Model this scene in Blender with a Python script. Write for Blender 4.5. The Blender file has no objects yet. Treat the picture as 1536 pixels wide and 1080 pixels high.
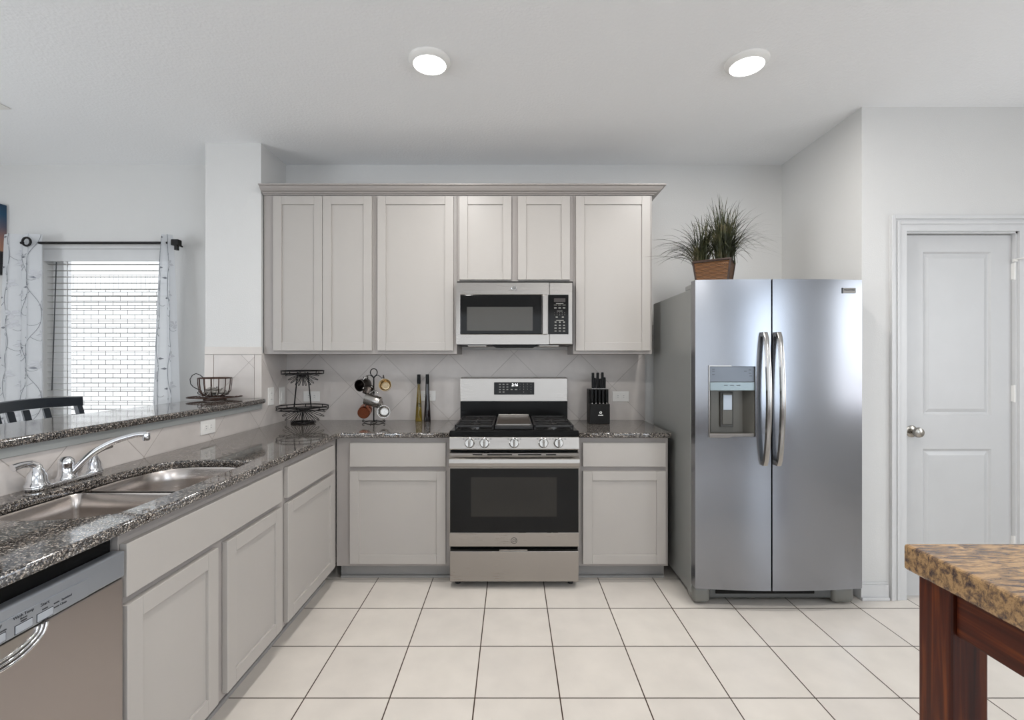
import bpy, bmesh, math, random
from mathutils import Vector, Matrix
PI = math.pi
rnd = random.Random(7)
C = bpy.context.scene.collection
sc = bpy.context.scene

# ------------------------------------------------------------------ camera, world, lights, exposure
F = 705.0
H = 1.325
cam_d = bpy.data.cameras.new('camera'); cam = bpy.data.objects.new('camera', cam_d); C.objects.link(cam)
cam.location = (0, 0, H); cam.rotation_euler = (PI/2, 0, 0)
cam_d.sensor_width = 36; cam_d.lens = F/1536*36; cam_d.clip_start = 0.05
cam_d.shift_y = 0.0003
sc.camera = cam
w = bpy.data.worlds.new('world'); sc.world = w; w.use_nodes = True
bg = w.node_tree.nodes['Background']; bg.inputs[0].default_value = (0.88, 0.94, 1.0, 1); bg.inputs[1].default_value = 1.9
sc.view_settings.view_transform = 'Standard'; sc.view_settings.look = 'None'
sc.view_settings.gamma = 1; sc.view_settings.exposure = 0.10; sc.view_settings.use_curve_mapping = False

def area(name, loc, rot, sx, sy, power, col=(1, 1, 1), shape='RECTANGLE', spread=PI):
    l = bpy.data.lights.new(name, 'AREA'); l.shape = shape; l.size = sx
    if shape == 'RECTANGLE': l.size_y = sy
    l.energy = power; l.color = col; l.spread = spread
    o = bpy.data.objects.new(name, l); C.objects.link(o); o.location = loc; o.rotation_euler = rot
    return o
CZ = 2.73          # ceiling
WY = 3.38          # back wall
# daylight through the right hand window, plus fill lamps added around the unseen room
area('rear_fill', (-0.2, -4.42, 1.2), (PI/2, 0, PI), 5.4, 2.2, 190, (1.0, 0.99, 0.975))  # broad fill added behind the camera, in a made-up opening
area('side_window_daylight', (3.62, 1.05, 1.5), (PI/2, 0, PI/2), 1.0, 1.2, 12, (0.9, 0.95, 1.0))
area('rear_side_fill', (3.62, -2.6, 1.3), (PI/2, 0, PI/2), 2.5, 2.0, 62, (0.74, 0.86, 1.0))  # cool fill added for the peninsula faces, in a made-up opening
area('rear_wall_fill', (1.6, -2.9, 2.69), (0, 0, 0), .35, .35, 30, (1, .98, .95), 'DISK')  # unseen lamp added to brighten the rear wall
area('right_wall_fill', (2.7, -1.2, 2.69), (0, 0, 0), .35, .35, 17, (.93, .96, 1), 'DISK')  # unseen soft lamp added to lift the right wall and peninsula
area('left_wall_fill', (-4.62, 0.2, 1.5), (PI/2, 0, -PI/2), 2.2, 1.4, 52, (0.9, 0.95, 1.0))  # fill lamp at the unseen left wall

# ------------------------------------------------------------------ helpers
def new_mat(name):
    m = bpy.data.materials.new(name); m.use_nodes = True
    nt = m.node_tree; b = nt.nodes['Principled BSDF']
    return m, nt, b
def N(nt, t, **kw):
    n = nt.nodes.new(t)
    for k, v in kw.items(): setattr(n, k, v)
    return n
def L(nt, a, b): nt.links.new(a, b)
def srgb(r, g, b):
    f = lambda c: (c/255/12.92) if c/255 <= .04045 else ((c/255+.055)/1.055)**2.4
    return (f(r), f(g), f(b), 1)
def bump(nt, b, scale, dist, strength=1.0, detail=2, coord='Object', stretch=None):
    tc = N(nt, 'ShaderNodeTexCoord'); n = N(nt, 'ShaderNodeTexNoise'); bp = N(nt, 'ShaderNodeBump')
    src = tc.outputs[coord]
    if stretch:
        mp = N(nt, 'ShaderNodeMapping'); mp.inputs['Scale'].default_value = stretch
        L(nt, src, mp.inputs[0]); src = mp.outputs[0]
    L(nt, src, n.inputs['Vector']); n.inputs['Scale'].default_value = scale; n.inputs['Detail'].default_value = detail
    bp.inputs['Strength'].default_value = strength; bp.inputs['Distance'].default_value = dist
    L(nt, n.outputs['Fac'], bp.inputs['Height']); L(nt, bp.outputs['Normal'], b.inputs['Normal'])
    return n
def plain(name, col, rough=.5, metal=0.0, spec=None, vary=0.03, **kw):
    m, nt, b = new_mat(name)
    b.inputs['Roughness'].default_value = rough; b.inputs['Metallic'].default_value = metal
    if spec is not None: b.inputs['Specular IOR Level'].default_value = spec
    tc = N(nt, 'ShaderNodeTexCoord'); n = N(nt, 'ShaderNodeTexNoise'); n.inputs['Scale'].default_value = 9
    mx = N(nt, 'ShaderNodeMix', data_type='RGBA')
    c = Vector(col[:3])
    mx.inputs[6].default_value = (*(c*(1-vary)), 1); mx.inputs[7].default_value = (*(c*(1+vary)), 1)
    L(nt, tc.outputs['Object'], n.inputs['Vector']); L(nt, n.outputs['Fac'], mx.inputs[0]); L(nt, mx.outputs[2], b.inputs['Base Color'])
    for k, v in kw.items(): b.inputs[k].default_value = v
    return m
def emit(name, col, s):
    m, nt, b = new_mat(name); b.inputs['Base Color'].default_value = (*col, 1)
    b.inputs['Emission Color'].default_value = (*col, 1); b.inputs['Emission Strength'].default_value = s
    return m
def ramp(nt, stops):
    r = N(nt, 'ShaderNodeValToRGB')
    while len(r.color_ramp.elements) < len(stops): r.color_ramp.elements.new(.5)
    for e, (p, c) in zip(r.color_ramp.elements, stops): e.position = p; e.color = c if len(c) == 4 else (*c, 1)
    return r

M = {}
def wallmat(name, col, scale=160, dist=.0014):
    m, nt, b = new_mat(name); b.inputs['Base Color'].default_value = col; b.inputs['Roughness'].default_value = .7
    b.inputs['Specular IOR Level'].default_value = .25
    bump(nt, b, scale, dist, .6, 3); return m
M['wall'] = wallmat('wall_paint', srgb(212, 211, 209))
M['ceiling'] = wallmat('ceiling_paint', srgb(246, 247, 248), 75, .0035)
M['trim'] = plain('white_trim_paint', srgb(206, 206, 206), .35)
M['door'] = plain('white_door_paint', srgb(196, 196, 196), .38)
M['cab'] = plain('cabinet_paint', srgb(173, 168, 163), .38, vary=.015)
M['cabframe'] = plain('cabinet_frame_paint', srgb(158, 152, 148), .42, vary=.015)
M['toe'] = plain('toe_kick_paint', srgb(150, 148, 146), .5)

def tile_mat(name, s, mortar, c1, c2, cm, plane, rot=0, origin=(0, 0), rough=.35, mottle=.06, bmp=.0012):
    m, nt, b = new_mat(name)
    g = N(nt, 'ShaderNodeNewGeometry'); sp = N(nt, 'ShaderNodeSeparateXYZ'); cb = N(nt, 'ShaderNodeCombineXYZ')
    L(nt, g.outputs['Position'], sp.inputs[0])
    a, c = {'xy': ('X', 'Y'), 'xz': ('X', 'Z'), 'yz': ('Y', 'Z')}[plane]
    L(nt, sp.outputs[a], cb.inputs[0]); L(nt, sp.outputs[c], cb.inputs[1])
    mp = N(nt, 'ShaderNodeMapping', vector_type='TEXTURE')
    mp.inputs['Location'].default_value = (origin[0], origin[1], 0); mp.inputs['Rotation'].default_value = (0, 0, rot)
    L(nt, cb.outputs[0], mp.inputs[0])
    br = N(nt, 'ShaderNodeTexBrick'); br.offset = 0; br.squash = 1
    off = N(nt, 'ShaderNodeVectorMath', operation='ADD'); off.inputs[1].default_value = (s*40, s*40, 0)
    L(nt, mp.outputs[0], off.inputs[0]); L(nt, off.outputs[0], br.inputs['Vector'])
    for k, v in (('Scale', 1), ('Mortar Size', mortar), ('Mortar Smooth', .25), ('Bias', 0), ('Brick Width', s), ('Row Height', s)):
        br.inputs[k].default_value = v
    br.inputs['Color1'].default_value = c1; br.inputs['Color2'].default_value = c2; br.inputs['Mortar'].default_value = cm
    n = N(nt, 'ShaderNodeTexNoise'); n.inputs['Scale'].default_value = 7; n.inputs['Detail'].default_value = 7
    L(nt, g.outputs['Position'], n.inputs['Vector'])
    r = ramp(nt, [(.3, (1-mottle,)*3), (.7, (1+mottle,)*3)])
    L(nt, n.outputs['Fac'], r.inputs[0])
    mx = N(nt, 'ShaderNodeMix', data_type='RGBA', blend_type='MULTIPLY'); mx.inputs[0].default_value = 1
    L(nt, br.outputs['Color'], mx.inputs[6]); L(nt, r.outputs[0], mx.inputs[7]); L(nt, mx.outputs[2], b.inputs['Base Color'])
    b.inputs['Roughness'].default_value = rough
    bp = N(nt, 'ShaderNodeBump'); bp.invert = True; bp.inputs['Distance'].default_value = bmp; bp.inputs['Strength'].default_value = 1
    L(nt, br.outputs['Fac'], bp.inputs['Height']); L(nt, bp.outputs[0], b.inputs['Normal'])
    return m
S = .334
M['floor'] = tile_mat('floor_tile', S, .0028, srgb(220, 213, 204), srgb(214, 207, 199), srgb(66, 50, 36), 'xy', 0, (-.1457, 2.512), .3, .05, .001)
bt = (srgb(206, 199, 194), srgb(198, 191, 186), srgb(168, 160, 154))
M['splash'] = tile_mat('backsplash_tile', .332, .0016, *bt, 'xz', PI/4, (.0144, 1.373), .32, .07, .0008)
M['splash_side'] = tile_mat('side_backsplash_tile', .332, .0016, *bt, 'yz', PI/4, (2.30, 1.135), .32, .07, .0008)
M['splash_pillar'] = tile_mat('pillar_backsplash_tile', .332, .0016, *bt, 'xz', PI/4, (-1.70, 1.31), .32, .07, .0008)
M['splash_border'] = plain('border_tile', srgb(206, 199, 193), .32, vary=.06)
M['grout'] = plain('light_grout', srgb(214, 208, 202), .6)

def granite():
    m, nt, b = new_mat('speckled_granite')
    g = N(nt, 'ShaderNodeNewGeometry')
    v = N(nt, 'ShaderNodeTexVoronoi'); v.inputs['Scale'].default_value = 330; v.inputs['Randomness'].default_value = 1
    L(nt, g.outputs['Position'], v.inputs['Vector'])
    sp = N(nt, 'ShaderNodeSeparateColor'); L(nt, v.outputs['Color'], sp.inputs[0])
    r = ramp(nt, [(0, srgb(28, 26, 26)), (.28, srgb(58, 54, 52)), (.45, srgb(104, 98, 94)), (.62, srgb(148, 138, 128)), (.80, srgb(110, 110, 112)), (.93, srgb(196, 190, 182))])
    r.color_ramp.interpolation = 'CONSTANT'
    L(nt, sp.outputs[0], r.inputs[0])
    n = N(nt, 'ShaderNodeTexNoise'); n.inputs['Scale'].default_value = 110; n.inputs['Detail'].default_value = 3
    L(nt, g.outputs['Position'], n.inputs['Vector'])
    r2 = ramp(nt, [(.42, (.35, .34, .33)), (.54, (1.05, 1.03, 1.0))]); L(nt, n.outputs['Fac'], r2.inputs[0])
    mx = N(nt, 'ShaderNodeMix', data_type='RGBA', blend_type='MULTIPLY'); mx.inputs[0].default_value = .9
    L(nt, r.outputs[0], mx.inputs[6]); L(nt, r2.outputs[0], mx.inputs[7]); L(nt, mx.outputs[2], b.inputs['Base Color'])
    b.inputs['Roughness'].default_value = .055; b.inputs['IOR'].default_value = 1.8
    return m
M['granite'] = granite()

def steel(name, col, rough=.26, stretch=(1, 1, 60), aniso=0.0, smudge=.06):
    m, nt, b = new_mat(name); b.inputs['Metallic'].default_value = 1; b.inputs['Base Color'].default_value = col
    tc = N(nt, 'ShaderNodeTexCoord'); mp = N(nt, 'ShaderNodeMapping'); mp.inputs['Scale'].default_value = stretch
    n = N(nt, 'ShaderNodeTexNoise'); n.inputs['Scale'].default_value = 12; n.inputs['Detail'].default_value = 3
    L(nt, tc.outputs['Object'], mp.inputs[0]); L(nt, mp.outputs[0], n.inputs['Vector'])
    n2 = N(nt, 'ShaderNodeTexNoise'); n2.inputs['Scale'].default_value = 4; L(nt, tc.outputs['Object'], n2.inputs['Vector'])
    ad = N(nt, 'ShaderNodeMath', operation='MULTIPLY_ADD'); ad.inputs[1].default_value = .08; ad.inputs[2].default_value = rough-.04
    L(nt, n.outputs['Fac'], ad.inputs[0])
    ad2 = N(nt, 'ShaderNodeMath', operation='MULTIPLY_ADD'); ad2.inputs[1].default_value = smudge
    L(nt, n2.outputs['Fac'], ad2.inputs[0]); L(nt, ad.outputs[0], ad2.inputs[2]); L(nt, ad2.outputs[0], b.inputs['Roughness'])
    b.inputs['Anisotropic'].default_value = aniso
    if aniso:
        tg = N(nt, 'ShaderNodeTangent', direction_type='RADIAL', axis='Z'); L(nt, tg.outputs[0], b.inputs['Tangent'])
        b.inputs['Anisotropic Rotation'].default_value = 0
    return m
M['steel'] = steel('brushed_steel', srgb(162, 157, 152), .26, (1, 1, 60), .7)
M['steel_fridge'] = steel('fridge_steel', srgb(146, 148, 153), .21, (60, 1, 1), smudge=.03)
M['steel_dw'] = steel('dishwasher_steel', srgb(172, 164, 160), .3, (1, 60, 1), smudge=.12)
M['steel_panel'] = plain('dishwasher_panel_paint', srgb(160, 165, 172), .3, .7)
M['sink'] = steel('sink_steel', srgb(196, 189, 184), .22, (1, 1, 40))
M['chrome'] = plain('chrome', (.82, .83, .85, 1), .06, 1)
M['nickel'] = plain('satin_nickel', srgb(165, 160, 152), .25, 1)
M['sidegrey'] = plain('fridge_side_grey', srgb(138, 139, 136), .35, .2)
M['black'] = plain('black_enamel', (.006, .006, .006, 1), .2, spec=.12)
M['blackmat'] = plain('black_iron', (.012, .011, .011, 1), .45)
M['glassblk'] = plain('black_oven_glass', (.006, .006, .006, 1), .04, IOR=1.3)
M['screen'] = plain('dark_mesh_screen', srgb(64, 62, 58), .22)
M['ovenscreen'] = plain('oven_window_screen', srgb(44, 42, 39), .06, IOR=1.3)
M['ink'] = plain('dark_ink', srgb(50, 52, 56), .5)
M['white'] = plain('white_plastic', srgb(232, 230, 226), .35)
M['whiteink'] = plain('pale_ink', srgb(150, 148, 142), .5)
M['led'] = emit('white_led_digits', (1, 1, 1), 2.2)
M['lamp'] = emit('lamp_diffuser', (1, .985, .96), 9.0)
M['iron'] = plain('wrought_iron', srgb(26, 24, 24), .4, .6)
M['copper'] = plain('copper', srgb(186, 112, 82), .2, 1)
M['bronze'] = plain('aged_brass', srgb(176, 158, 128), .22, 1)
M['silver'] = plain('polished_steel', srgb(172, 169, 165), .2, 1)
M['darkmetal'] = plain('dark_pewter', srgb(84, 78, 74), .3, 1)

def granular_wood(gs=(26, 26, 1.4)):
    m, nt, b = new_mat('dark_cherry_wood')
    tc = N(nt, 'ShaderNodeTexCoord'); mp = N(nt, 'ShaderNodeMapping'); mp.inputs['Scale'].default_value = gs
    n = N(nt, 'ShaderNodeTexNoise'); n.inputs['Scale'].default_value = 2.2; n.inputs['Detail'].default_value = 6; n.inputs['Distortion'].default_value = .6
    L(nt, tc.outputs['Object'], mp.inputs[0]); L(nt, mp.outputs[0], n.inputs['Vector'])
    r = ramp(nt, [(.25, srgb(34, 10, 5)), (.5, srgb(74, 28, 12)), (.78, srgb(130, 66, 26))]); L(nt, n.outputs['Fac'], r.inputs[0])
    L(nt, r.outputs[0], b.inputs['Base Color']); b.inputs['Roughness'].default_value = .4; b.inputs['Specular IOR Level'].default_value = .3
    return m
M['wood'] = granular_wood()
M['woody'] = granular_wood((26, 1.4, 26))
M['woodx'] = granular_wood((1.4, 26, 26))
def marble_patch():
    m, nt, b = new_mat('patchwork_brown_marble')
    tc = N(nt, 'ShaderNodeTexCoord')
    br = N(nt, 'ShaderNodeTexBrick'); br.offset = 0
    for k, v in (('Scale', 1), ('Mortar Size', .0004), ('Brick Width', .125), ('Row Height', .125)): br.inputs[k].default_value = v
    br.inputs['Color1'].default_value = (0, 0, 0, 1); br.inputs['Color2'].default_value = (1, 1, 1, 1); br.inputs['Mortar'].default_value = (.3, .3, .3, 1)
    L(nt, tc.outputs['Object'], br.inputs['Vector'])
    mp = N(nt, 'ShaderNodeMapping'); mp.inputs['Scale'].default_value = (16, 74, 60); mp.inputs['Rotation'].default_value = (0, 0, -.3)
    L(nt, tc.outputs['Object'], mp.inputs[0])
    add = N(nt, 'ShaderNodeVectorMath', operation='MULTIPLY_ADD'); add.inputs[1].default_value = (9, 5, 0); 
    L(nt, br.outputs['Color'], add.inputs[0]); L(nt, mp.outputs[0], add.inputs[2])
    n = N(nt, 'ShaderNodeTexNoise'); n.inputs['Scale'].default_value = 1.0; n.inputs['Detail'].default_value = 9; n.inputs['Roughness'].default_value = .72; n.inputs['Distortion'].default_value = .3
    L(nt, add.outputs[0], n.inputs['Vector'])
    r = ramp(nt, [(.30, srgb(34, 26, 24)), (.41, srgb(84, 68, 62)), (.49, srgb(128, 102, 74)), (.58, srgb(172, 138, 98)), (.72, srgb(112, 84, 54))])
    L(nt, n.outputs['Fac'], r.inputs[0])
    L(nt, r.outputs[0], b.inputs['Base Color']); b.inputs['Roughness'].default_value = .16
    return m
M['marble'] = marble_patch()
def basket_mat():
    m, nt, b = new_mat('woven_brown_basket')
    tc = N(nt, 'ShaderNodeTexCoord'); wv = N(nt, 'ShaderNodeTexWave', bands_direction='Z'); wv.inputs['Scale'].default_value = 40; wv.inputs['Distortion'].default_value = 4
    wv.inputs['Detail'].default_value = 3; L(nt, tc.outputs['Object'], wv.inputs['Vector'])
    r = ramp(nt, [(0, srgb(48, 28, 12)), (.5, srgb(96, 62, 30)), (1, srgb(132, 86, 42))]); L(nt, wv.outputs['Fac'], r.inputs[0]); L(nt, r.outputs[0], b.inputs['Base Color'])
    b.inputs['Roughness'].default_value = .55
    bp = N(nt, 'ShaderNodeBump'); bp.inputs['Distance'].default_value = .003; L(nt, wv.outputs['Fac'], bp.inputs['Height']); L(nt, bp.outputs[0], b.inputs['Normal'])
    return m
M['basket'] = basket_mat()
def leaf_mat():
    m, nt, b = new_mat('grass_blade')
    tc = N(nt, 'ShaderNodeTexCoord'); n = N(nt, 'ShaderNodeTexNoise'); n.inputs['Scale'].default_value = 14
    L(nt, tc.outputs['Object'], n.inputs['Vector'])
    r = ramp(nt, [(.3, srgb(22, 26, 18)), (.52, srgb(56, 60, 36)), (.68, srgb(92, 86, 58)), (.8, srgb(72, 58, 56))]); L(nt, n.outputs['Fac'], r.inputs[0]); L(nt, r.outputs[0], b.inputs['Base Color'])
    b.inputs['Roughness'].default_value = .5
    return m
M['leaf'] = leaf_mat()
def curtain_mat():
    m, nt, b = new_mat('sheer_white_curtain'); b.inputs['Base Color'].default_value = srgb(228, 230, 233); b.inputs['Roughness'].default_value = .8
    tr = N(nt, 'ShaderNodeBsdfTranslucent'); tr.inputs[0].default_value = srgb(235, 237, 240)
    tp = N(nt, 'ShaderNodeBsdfTransparent')
    m1 = N(nt, 'ShaderNodeMixShader'); m1.inputs[0].default_value = .4; m2 = N(nt, 'ShaderNodeMixShader'); m2.inputs[0].default_value = .10
    out = nt.nodes['Material Output']
    L(nt, b.outputs[0], m1.inputs[1]); L(nt, tr.outputs[0], m1.inputs[2]); L(nt, m1.outputs[0], m2.inputs[1]); L(nt, tp.outputs[0], m2.inputs[2]); L(nt, m2.outputs[0], out.inputs[0])
    return m
M['curtain'] = curtain_mat()
M['thread'] = plain('grey_embroidery_thread', srgb(124, 127, 134), .7)
M['petal'] = plain('pale_grey_petal_thread', srgb(196, 197, 201), .8)
def glass_mat():
    m, nt, b = new_mat('window_glass'); b.inputs['Base Color'].default_value = (1, 1, 1, 1); b.inputs['Roughness'].default_value = 0
    b.inputs['Transmission Weight'].default_value = 1; b.inputs['IOR'].default_value = 1.02
    return m
M['glass'] = glass_mat()
def bottle_glass(name, col):
    return plain(name, col, .05, 0, vary=.0, **{'Transmission Weight': .75, 'IOR': 1.45})
M['oil'] = bottle_glass('golden_oil_glass', srgb(150, 128, 40)); M['darkglass'] = plain('dark_bottle_glass', srgb(26, 20, 22), .06)
def brick_out():
    m, nt, b = new_mat('painted_white_brick')
    g = N(nt, 'ShaderNodeNewGeometry'); sp = N(nt, 'ShaderNodeSeparateXYZ'); cb = N(nt, 'ShaderNodeCombineXYZ'); L(nt, g.outputs['Position'], sp.inputs[0])
    L(nt, sp.outputs['X'], cb.inputs[0]); L(nt, sp.outputs['Z'], cb.inputs[1])
    br = N(nt, 'ShaderNodeTexBrick')
    for k, v in (('Scale', 1), ('Mortar Size', .0045), ('Mortar Smooth', .2), ('Brick Width', .213), ('Row Height', .0665)): br.inputs[k].default_value = v
    br.inputs['Color1'].default_value = srgb(250, 249, 247); br.inputs['Color2'].default_value = srgb(238, 236, 233); br.inputs['Mortar'].default_value = srgb(60, 57, 54)
    L(nt, cb.outputs[0], br.inputs['Vector']); L(nt, br.outputs['Color'], b.inputs['Base Color']); b.inputs['Roughness'].default_value = .9
    return m
M['brick'] = brick_out()
def canvas_mat():
    m, nt, b = new_mat('sunset_canvas')
    g = N(nt, 'ShaderNodeNewGeometry'); sp = N(nt, 'ShaderNodeSeparateXYZ'); L(nt, g.outputs['Position'], sp.inputs[0])
    mr = N(nt, 'ShaderNodeMapRange'); mr.inputs[1].default_value = 1.935; mr.inputs[2].default_value = 2.437
    L(nt, sp.outputs['Z'], mr.inputs[0])
    r = ramp(nt, [(0, srgb(18, 16, 20)), (.32, srgb(24, 20, 24)), (.34, srgb(176, 128, 100)), (.5, srgb(150, 110, 96)), (.68, srgb(84, 84, 100)), (.85, srgb(20, 70, 100)), (1, srgb(18, 56, 84))])
    L(nt, mr.outputs[0], r.inputs[0]); L(nt, r.outputs[0], b.inputs['Base Color']); b.inputs['Roughness'].default_value = .5
    return m
M['canvas'] = canvas_mat()
M['carpet'] = plain('taupe_carpet', srgb(96, 88, 82), .95, vary=.15)
M['ground2'] = plain('white_siding', srgb(240, 240, 238), .9)
M['ground'] = plain('patio_concrete', srgb(206, 200, 194), .9)
M['terracotta'] = plain('pink_fence_boards', srgb(206, 170, 158), .9)
M['chairwood'] = plain('black_stained_wood', srgb(24, 30, 38), .3)
M['knob'] = M['nickel']

class B:
    """collects shapes in one bmesh"""
    def __init__(s): s.bm = bmesh.new()
    def box(s, x0, x1, y0, y1, z0, z1, bev=0, seg=2):
        r = bmesh.ops.create_cube(s.bm, size=1)
        for v in r['verts']: v.co = Vector((x0+(v.co.x+.5)*(x1-x0), y0+(v.co.y+.5)*(y1-y0), z0+(v.co.z+.5)*(z1-z0)))
        if bev:
            es = list({e for v in r['verts'] for e in v.link_edges})
            bmesh.ops.bevel(s.bm, geom=es, offset=bev, segments=seg, affect='EDGES', profile=.5)
        return s
    def cyl(s, p0, p1, r0, r1=None, seg=20, caps=True):
        p0, p1 = Vector(p0), Vector(p1); r1 = r0 if r1 is None else r1
        d = p1-p0; q = d.to_track_quat('Z', 'Y').to_matrix().to_4x4(); q.translation = (p0+p1)/2
        bmesh.ops.create_cone(s.bm, cap_ends=caps, cap_tris=False, segments=seg, radius1=r0, radius2=r1, depth=d.length, matrix=q)
        return s
    def tube(s, pts, r, seg=8, closed=False):
        pts = [Vector(p) for p in pts]; n = len(pts); rings = []
        rr = r if isinstance(r, (list, tuple)) else [r]*n
        up = None
        for i in range(n):
            a = pts[(i-1) % n] if (closed or i) else pts[i]; b = pts[(i+1) % n] if (closed or i < n-1) else pts[i]
            t = (b-a).normalized()
            if up is None:
                up = t.orthogonal().normalized()
            up = (up - t*up.dot(t)); up = up.normalized() if up.length > 1e-6 else t.orthogonal().normalized()
            sd = t.cross(up)
            rings.append([s.bm.verts.new(pts[i]+(up*math.cos(2*PI*k/seg)+sd*math.sin(2*PI*k/seg))*rr[i]) for k in range(seg)])
        m = n if closed else n-1
        for i in range(m):
            a, b = rings[i], rings[(i+1) % n]
            for k in range(seg): s.bm.faces.new((a[k], a[(k+1) % seg], b[(k+1) % seg], b[k]))
        if not closed:
            s.bm.faces.new(rings[0][::-1]); s.bm.faces.new(rings[-1])
        return s
    def lathe(s, prof, c=(0, 0, 0), axis=(0, 0, 1), seg=28):
        q = Vector(axis).to_track_quat('Z', 'Y').to_matrix(); c = Vector(c); rings = []
        for r, z in prof:
            if r < 1e-6: rings.append([s.bm.verts.new(c+q@Vector((0, 0, z)))]*seg)
            else: rings.append([s.bm.verts.new(c+q@Vector((r*math.cos(2*PI*k/seg), r*math.sin(2*PI*k/seg), z))) for k in range(seg)])
        for a, b in zip(rings, rings[1:]):
            for k in range(seg):
                vs = []
                for v in (a[k], a[(k+1) % seg], b[(k+1) % seg], b[k]):
                    if v not in vs: vs.append(v)
                if len(vs) > 2:
                    try: s.bm.faces.new(vs)
                    except ValueError: pass
        return s
    def ring(s, c, R, r, seg=36, axis=(0, 0, 1)):
        q = Vector(axis).to_track_quat('Z', 'Y').to_matrix(); c = Vector(c)
        return s.tube([c+q@Vector((R*math.cos(2*PI*k/seg), R*math.sin(2*PI*k/seg), 0)) for k in range(seg)], r, 8, True)
    def prism(s, pts, axis, a0, a1, bev=0):
        """pts: 2D outline in the two other axes (in order x,y,z minus axis)"""
        def P(u, v, a): return {'x': (a, u, v), 'y': (u, a, v), 'z': (u, v, a)}[axis]
        A = [s.bm.verts.new(P(u, v, a0)) for u, v in pts]; Bv = [s.bm.verts.new(P(u, v, a1)) for u, v in pts]
        n = len(pts); fs = [s.bm.faces.new(A), s.bm.faces.new(Bv[::-1])]
        for i in range(n): fs.append(s.bm.faces.new((A[i], Bv[i], Bv[(i+1) % n], A[(i+1) % n])))
        bmesh.ops.recalc_face_normals(s.bm, faces=fs)
        if bev: bmesh.ops.bevel(s.bm, geom=list({e for f in fs for e in f.edges}), offset=bev, segments=2, affect='EDGES', profile=.5)
        return s
    def quad(s, *ps):
        s.bm.faces.new([s.bm.verts.new(p) for p in ps]); return s
    def sphere(s, c, r, sc_=(1, 1, 1), seg=20):
        m = Matrix.Translation(Vector(c)) @ Matrix.Diagonal((*sc_, 1))
        bmesh.ops.create_uvsphere(s.bm, u_segments=seg, v_segments=seg//2, radius=r, matrix=m); return s
    def plate(s, mp, u0, u1, v0, v1, t, panels=(), rings=()):
        """slab u0..u1 x v0..v1, front at w=0, thickness t; panels=(u0,u1,v0,v1) with successive (inset, depth) rings"""
        us = sorted({u0, u1, *[p[0] for p in panels], *[p[1] for p in panels]})
        vs = sorted({v0, v1, *[p[2] for p in panels], *[p[3] for p in panels]})
        V = lambda u, v, w_: s.bm.verts.new(mp(u, v, w_))
        fs = []
        inside = lambda u, v: any(p[0] < u < p[1] and p[2] < v < p[3] for p in panels)
        for a, b in zip(us, us[1:]):
            for c, d in zip(vs, vs[1:]):
                if not inside((a+b)/2, (c+d)/2): fs.append(s.bm.faces.new([V(a, c, 0), V(b, c, 0), V(b, d, 0), V(a, d, 0)]))
        for p in panels:
            rs = [(0, 0)]+list(rings); prev = None
            for ins, dep in rs:
                cur = [(p[0]+ins, p[2]+ins), (p[1]-ins, p[2]+ins), (p[1]-ins, p[3]-ins), (p[0]+ins, p[3]-ins)]
                if prev:
                    for k in range(4):
                        k2 = (k+1) % 4
                        fs.append(s.bm.faces.new([V(*prev[0][k], prev[1]), V(*prev[0][k2], prev[1]), V(*cur[k2], dep), V(*cur[k], dep)]))
                prev = (cur, dep)
            fs.append(s.bm.faces.new([V(*q, prev[1]) for q in prev[0]]))
        o = [(u0, v0), (u1, v0), (u1, v1), (u0, v1)]
        for k in range(4):
            k2 = (k+1) % 4
            fs.append(s.bm.faces.new([V(*o[k], 0), V(*o[k2], 0), V(*o[k2], t), V(*o[k], t)]))
        fs.append(s.bm.faces.new([V(*q, t) for q in o]))
        bmesh.ops.remove_doubles(s.bm, verts=s.bm.verts[:], dist=1e-5)
        bmesh.ops.recalc_face_normals(s.bm, faces=s.bm.faces[:])
        return s

def link(name, me, mat, parent=None, smooth=None, bev=0):
    o = bpy.data.objects.new(name, me); C.objects.link(o)
    if mat:
        if len(me.materials): me.materials.clear()
        me.materials.append(mat)
    if smooth is not None:
        for p in me.polygons: p.use_smooth = True
        me.set_sharp_from_angle(angle=math.radians(smooth))
    if parent is not None:
        org = parent.get('_o')
        if org is None:
            org = [0, 0, 0]
        me.transform(Matrix.Translation(-Vector(org)))
        o.parent = parent; o['_o'] = list(org)
    if bev:
        md = o.modifiers.new('bevel', 'BEVEL'); md.width = bev; md.segments = 2; md.limit_method = 'ANGLE'; md.angle_limit = math.radians(40)
    return o
def obj(name, b, mat, parent=None, smooth=None, bev=0):
    me = bpy.data.meshes.new(name); b.bm.to_mesh(me); b.bm.free()
    return link(name, me, mat, parent, smooth, bev)
def tag(o, label, cat, group=None):
    o['label'] = label; o['category'] = cat
    if group: o['group'] = group
    return o
def thing(name, label, cat, loc=(0, 0, 0), group=None):
    o = bpy.data.objects.new(name, None); C.objects.link(o); o.location = loc; o.empty_display_size = .05
    o['_o'] = list(loc); return tag(o, label, cat, group)
def struct(name, b, mat, parent=None, smooth=None, bev=0, label=None):
    o = obj(name, b, mat, parent, smooth, bev)
    if parent is None: o['kind'] = 'structure'
    if label: o['label'] = label
    return o
def dup(root, loc, label=None, rotz=None):
    r = root.copy(); C.objects.link(r); r.location = loc; r['_o'] = list(loc)
    if rotz is not None: r.rotation_euler = (0, 0, rotz)
    if label: r['label'] = label
    for ch in list(root.children):
        c = ch.copy(); C.objects.link(c); c.parent = r
        for g in ch.children:
            d = g.copy(); C.objects.link(d); d.parent = c
    return r
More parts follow.
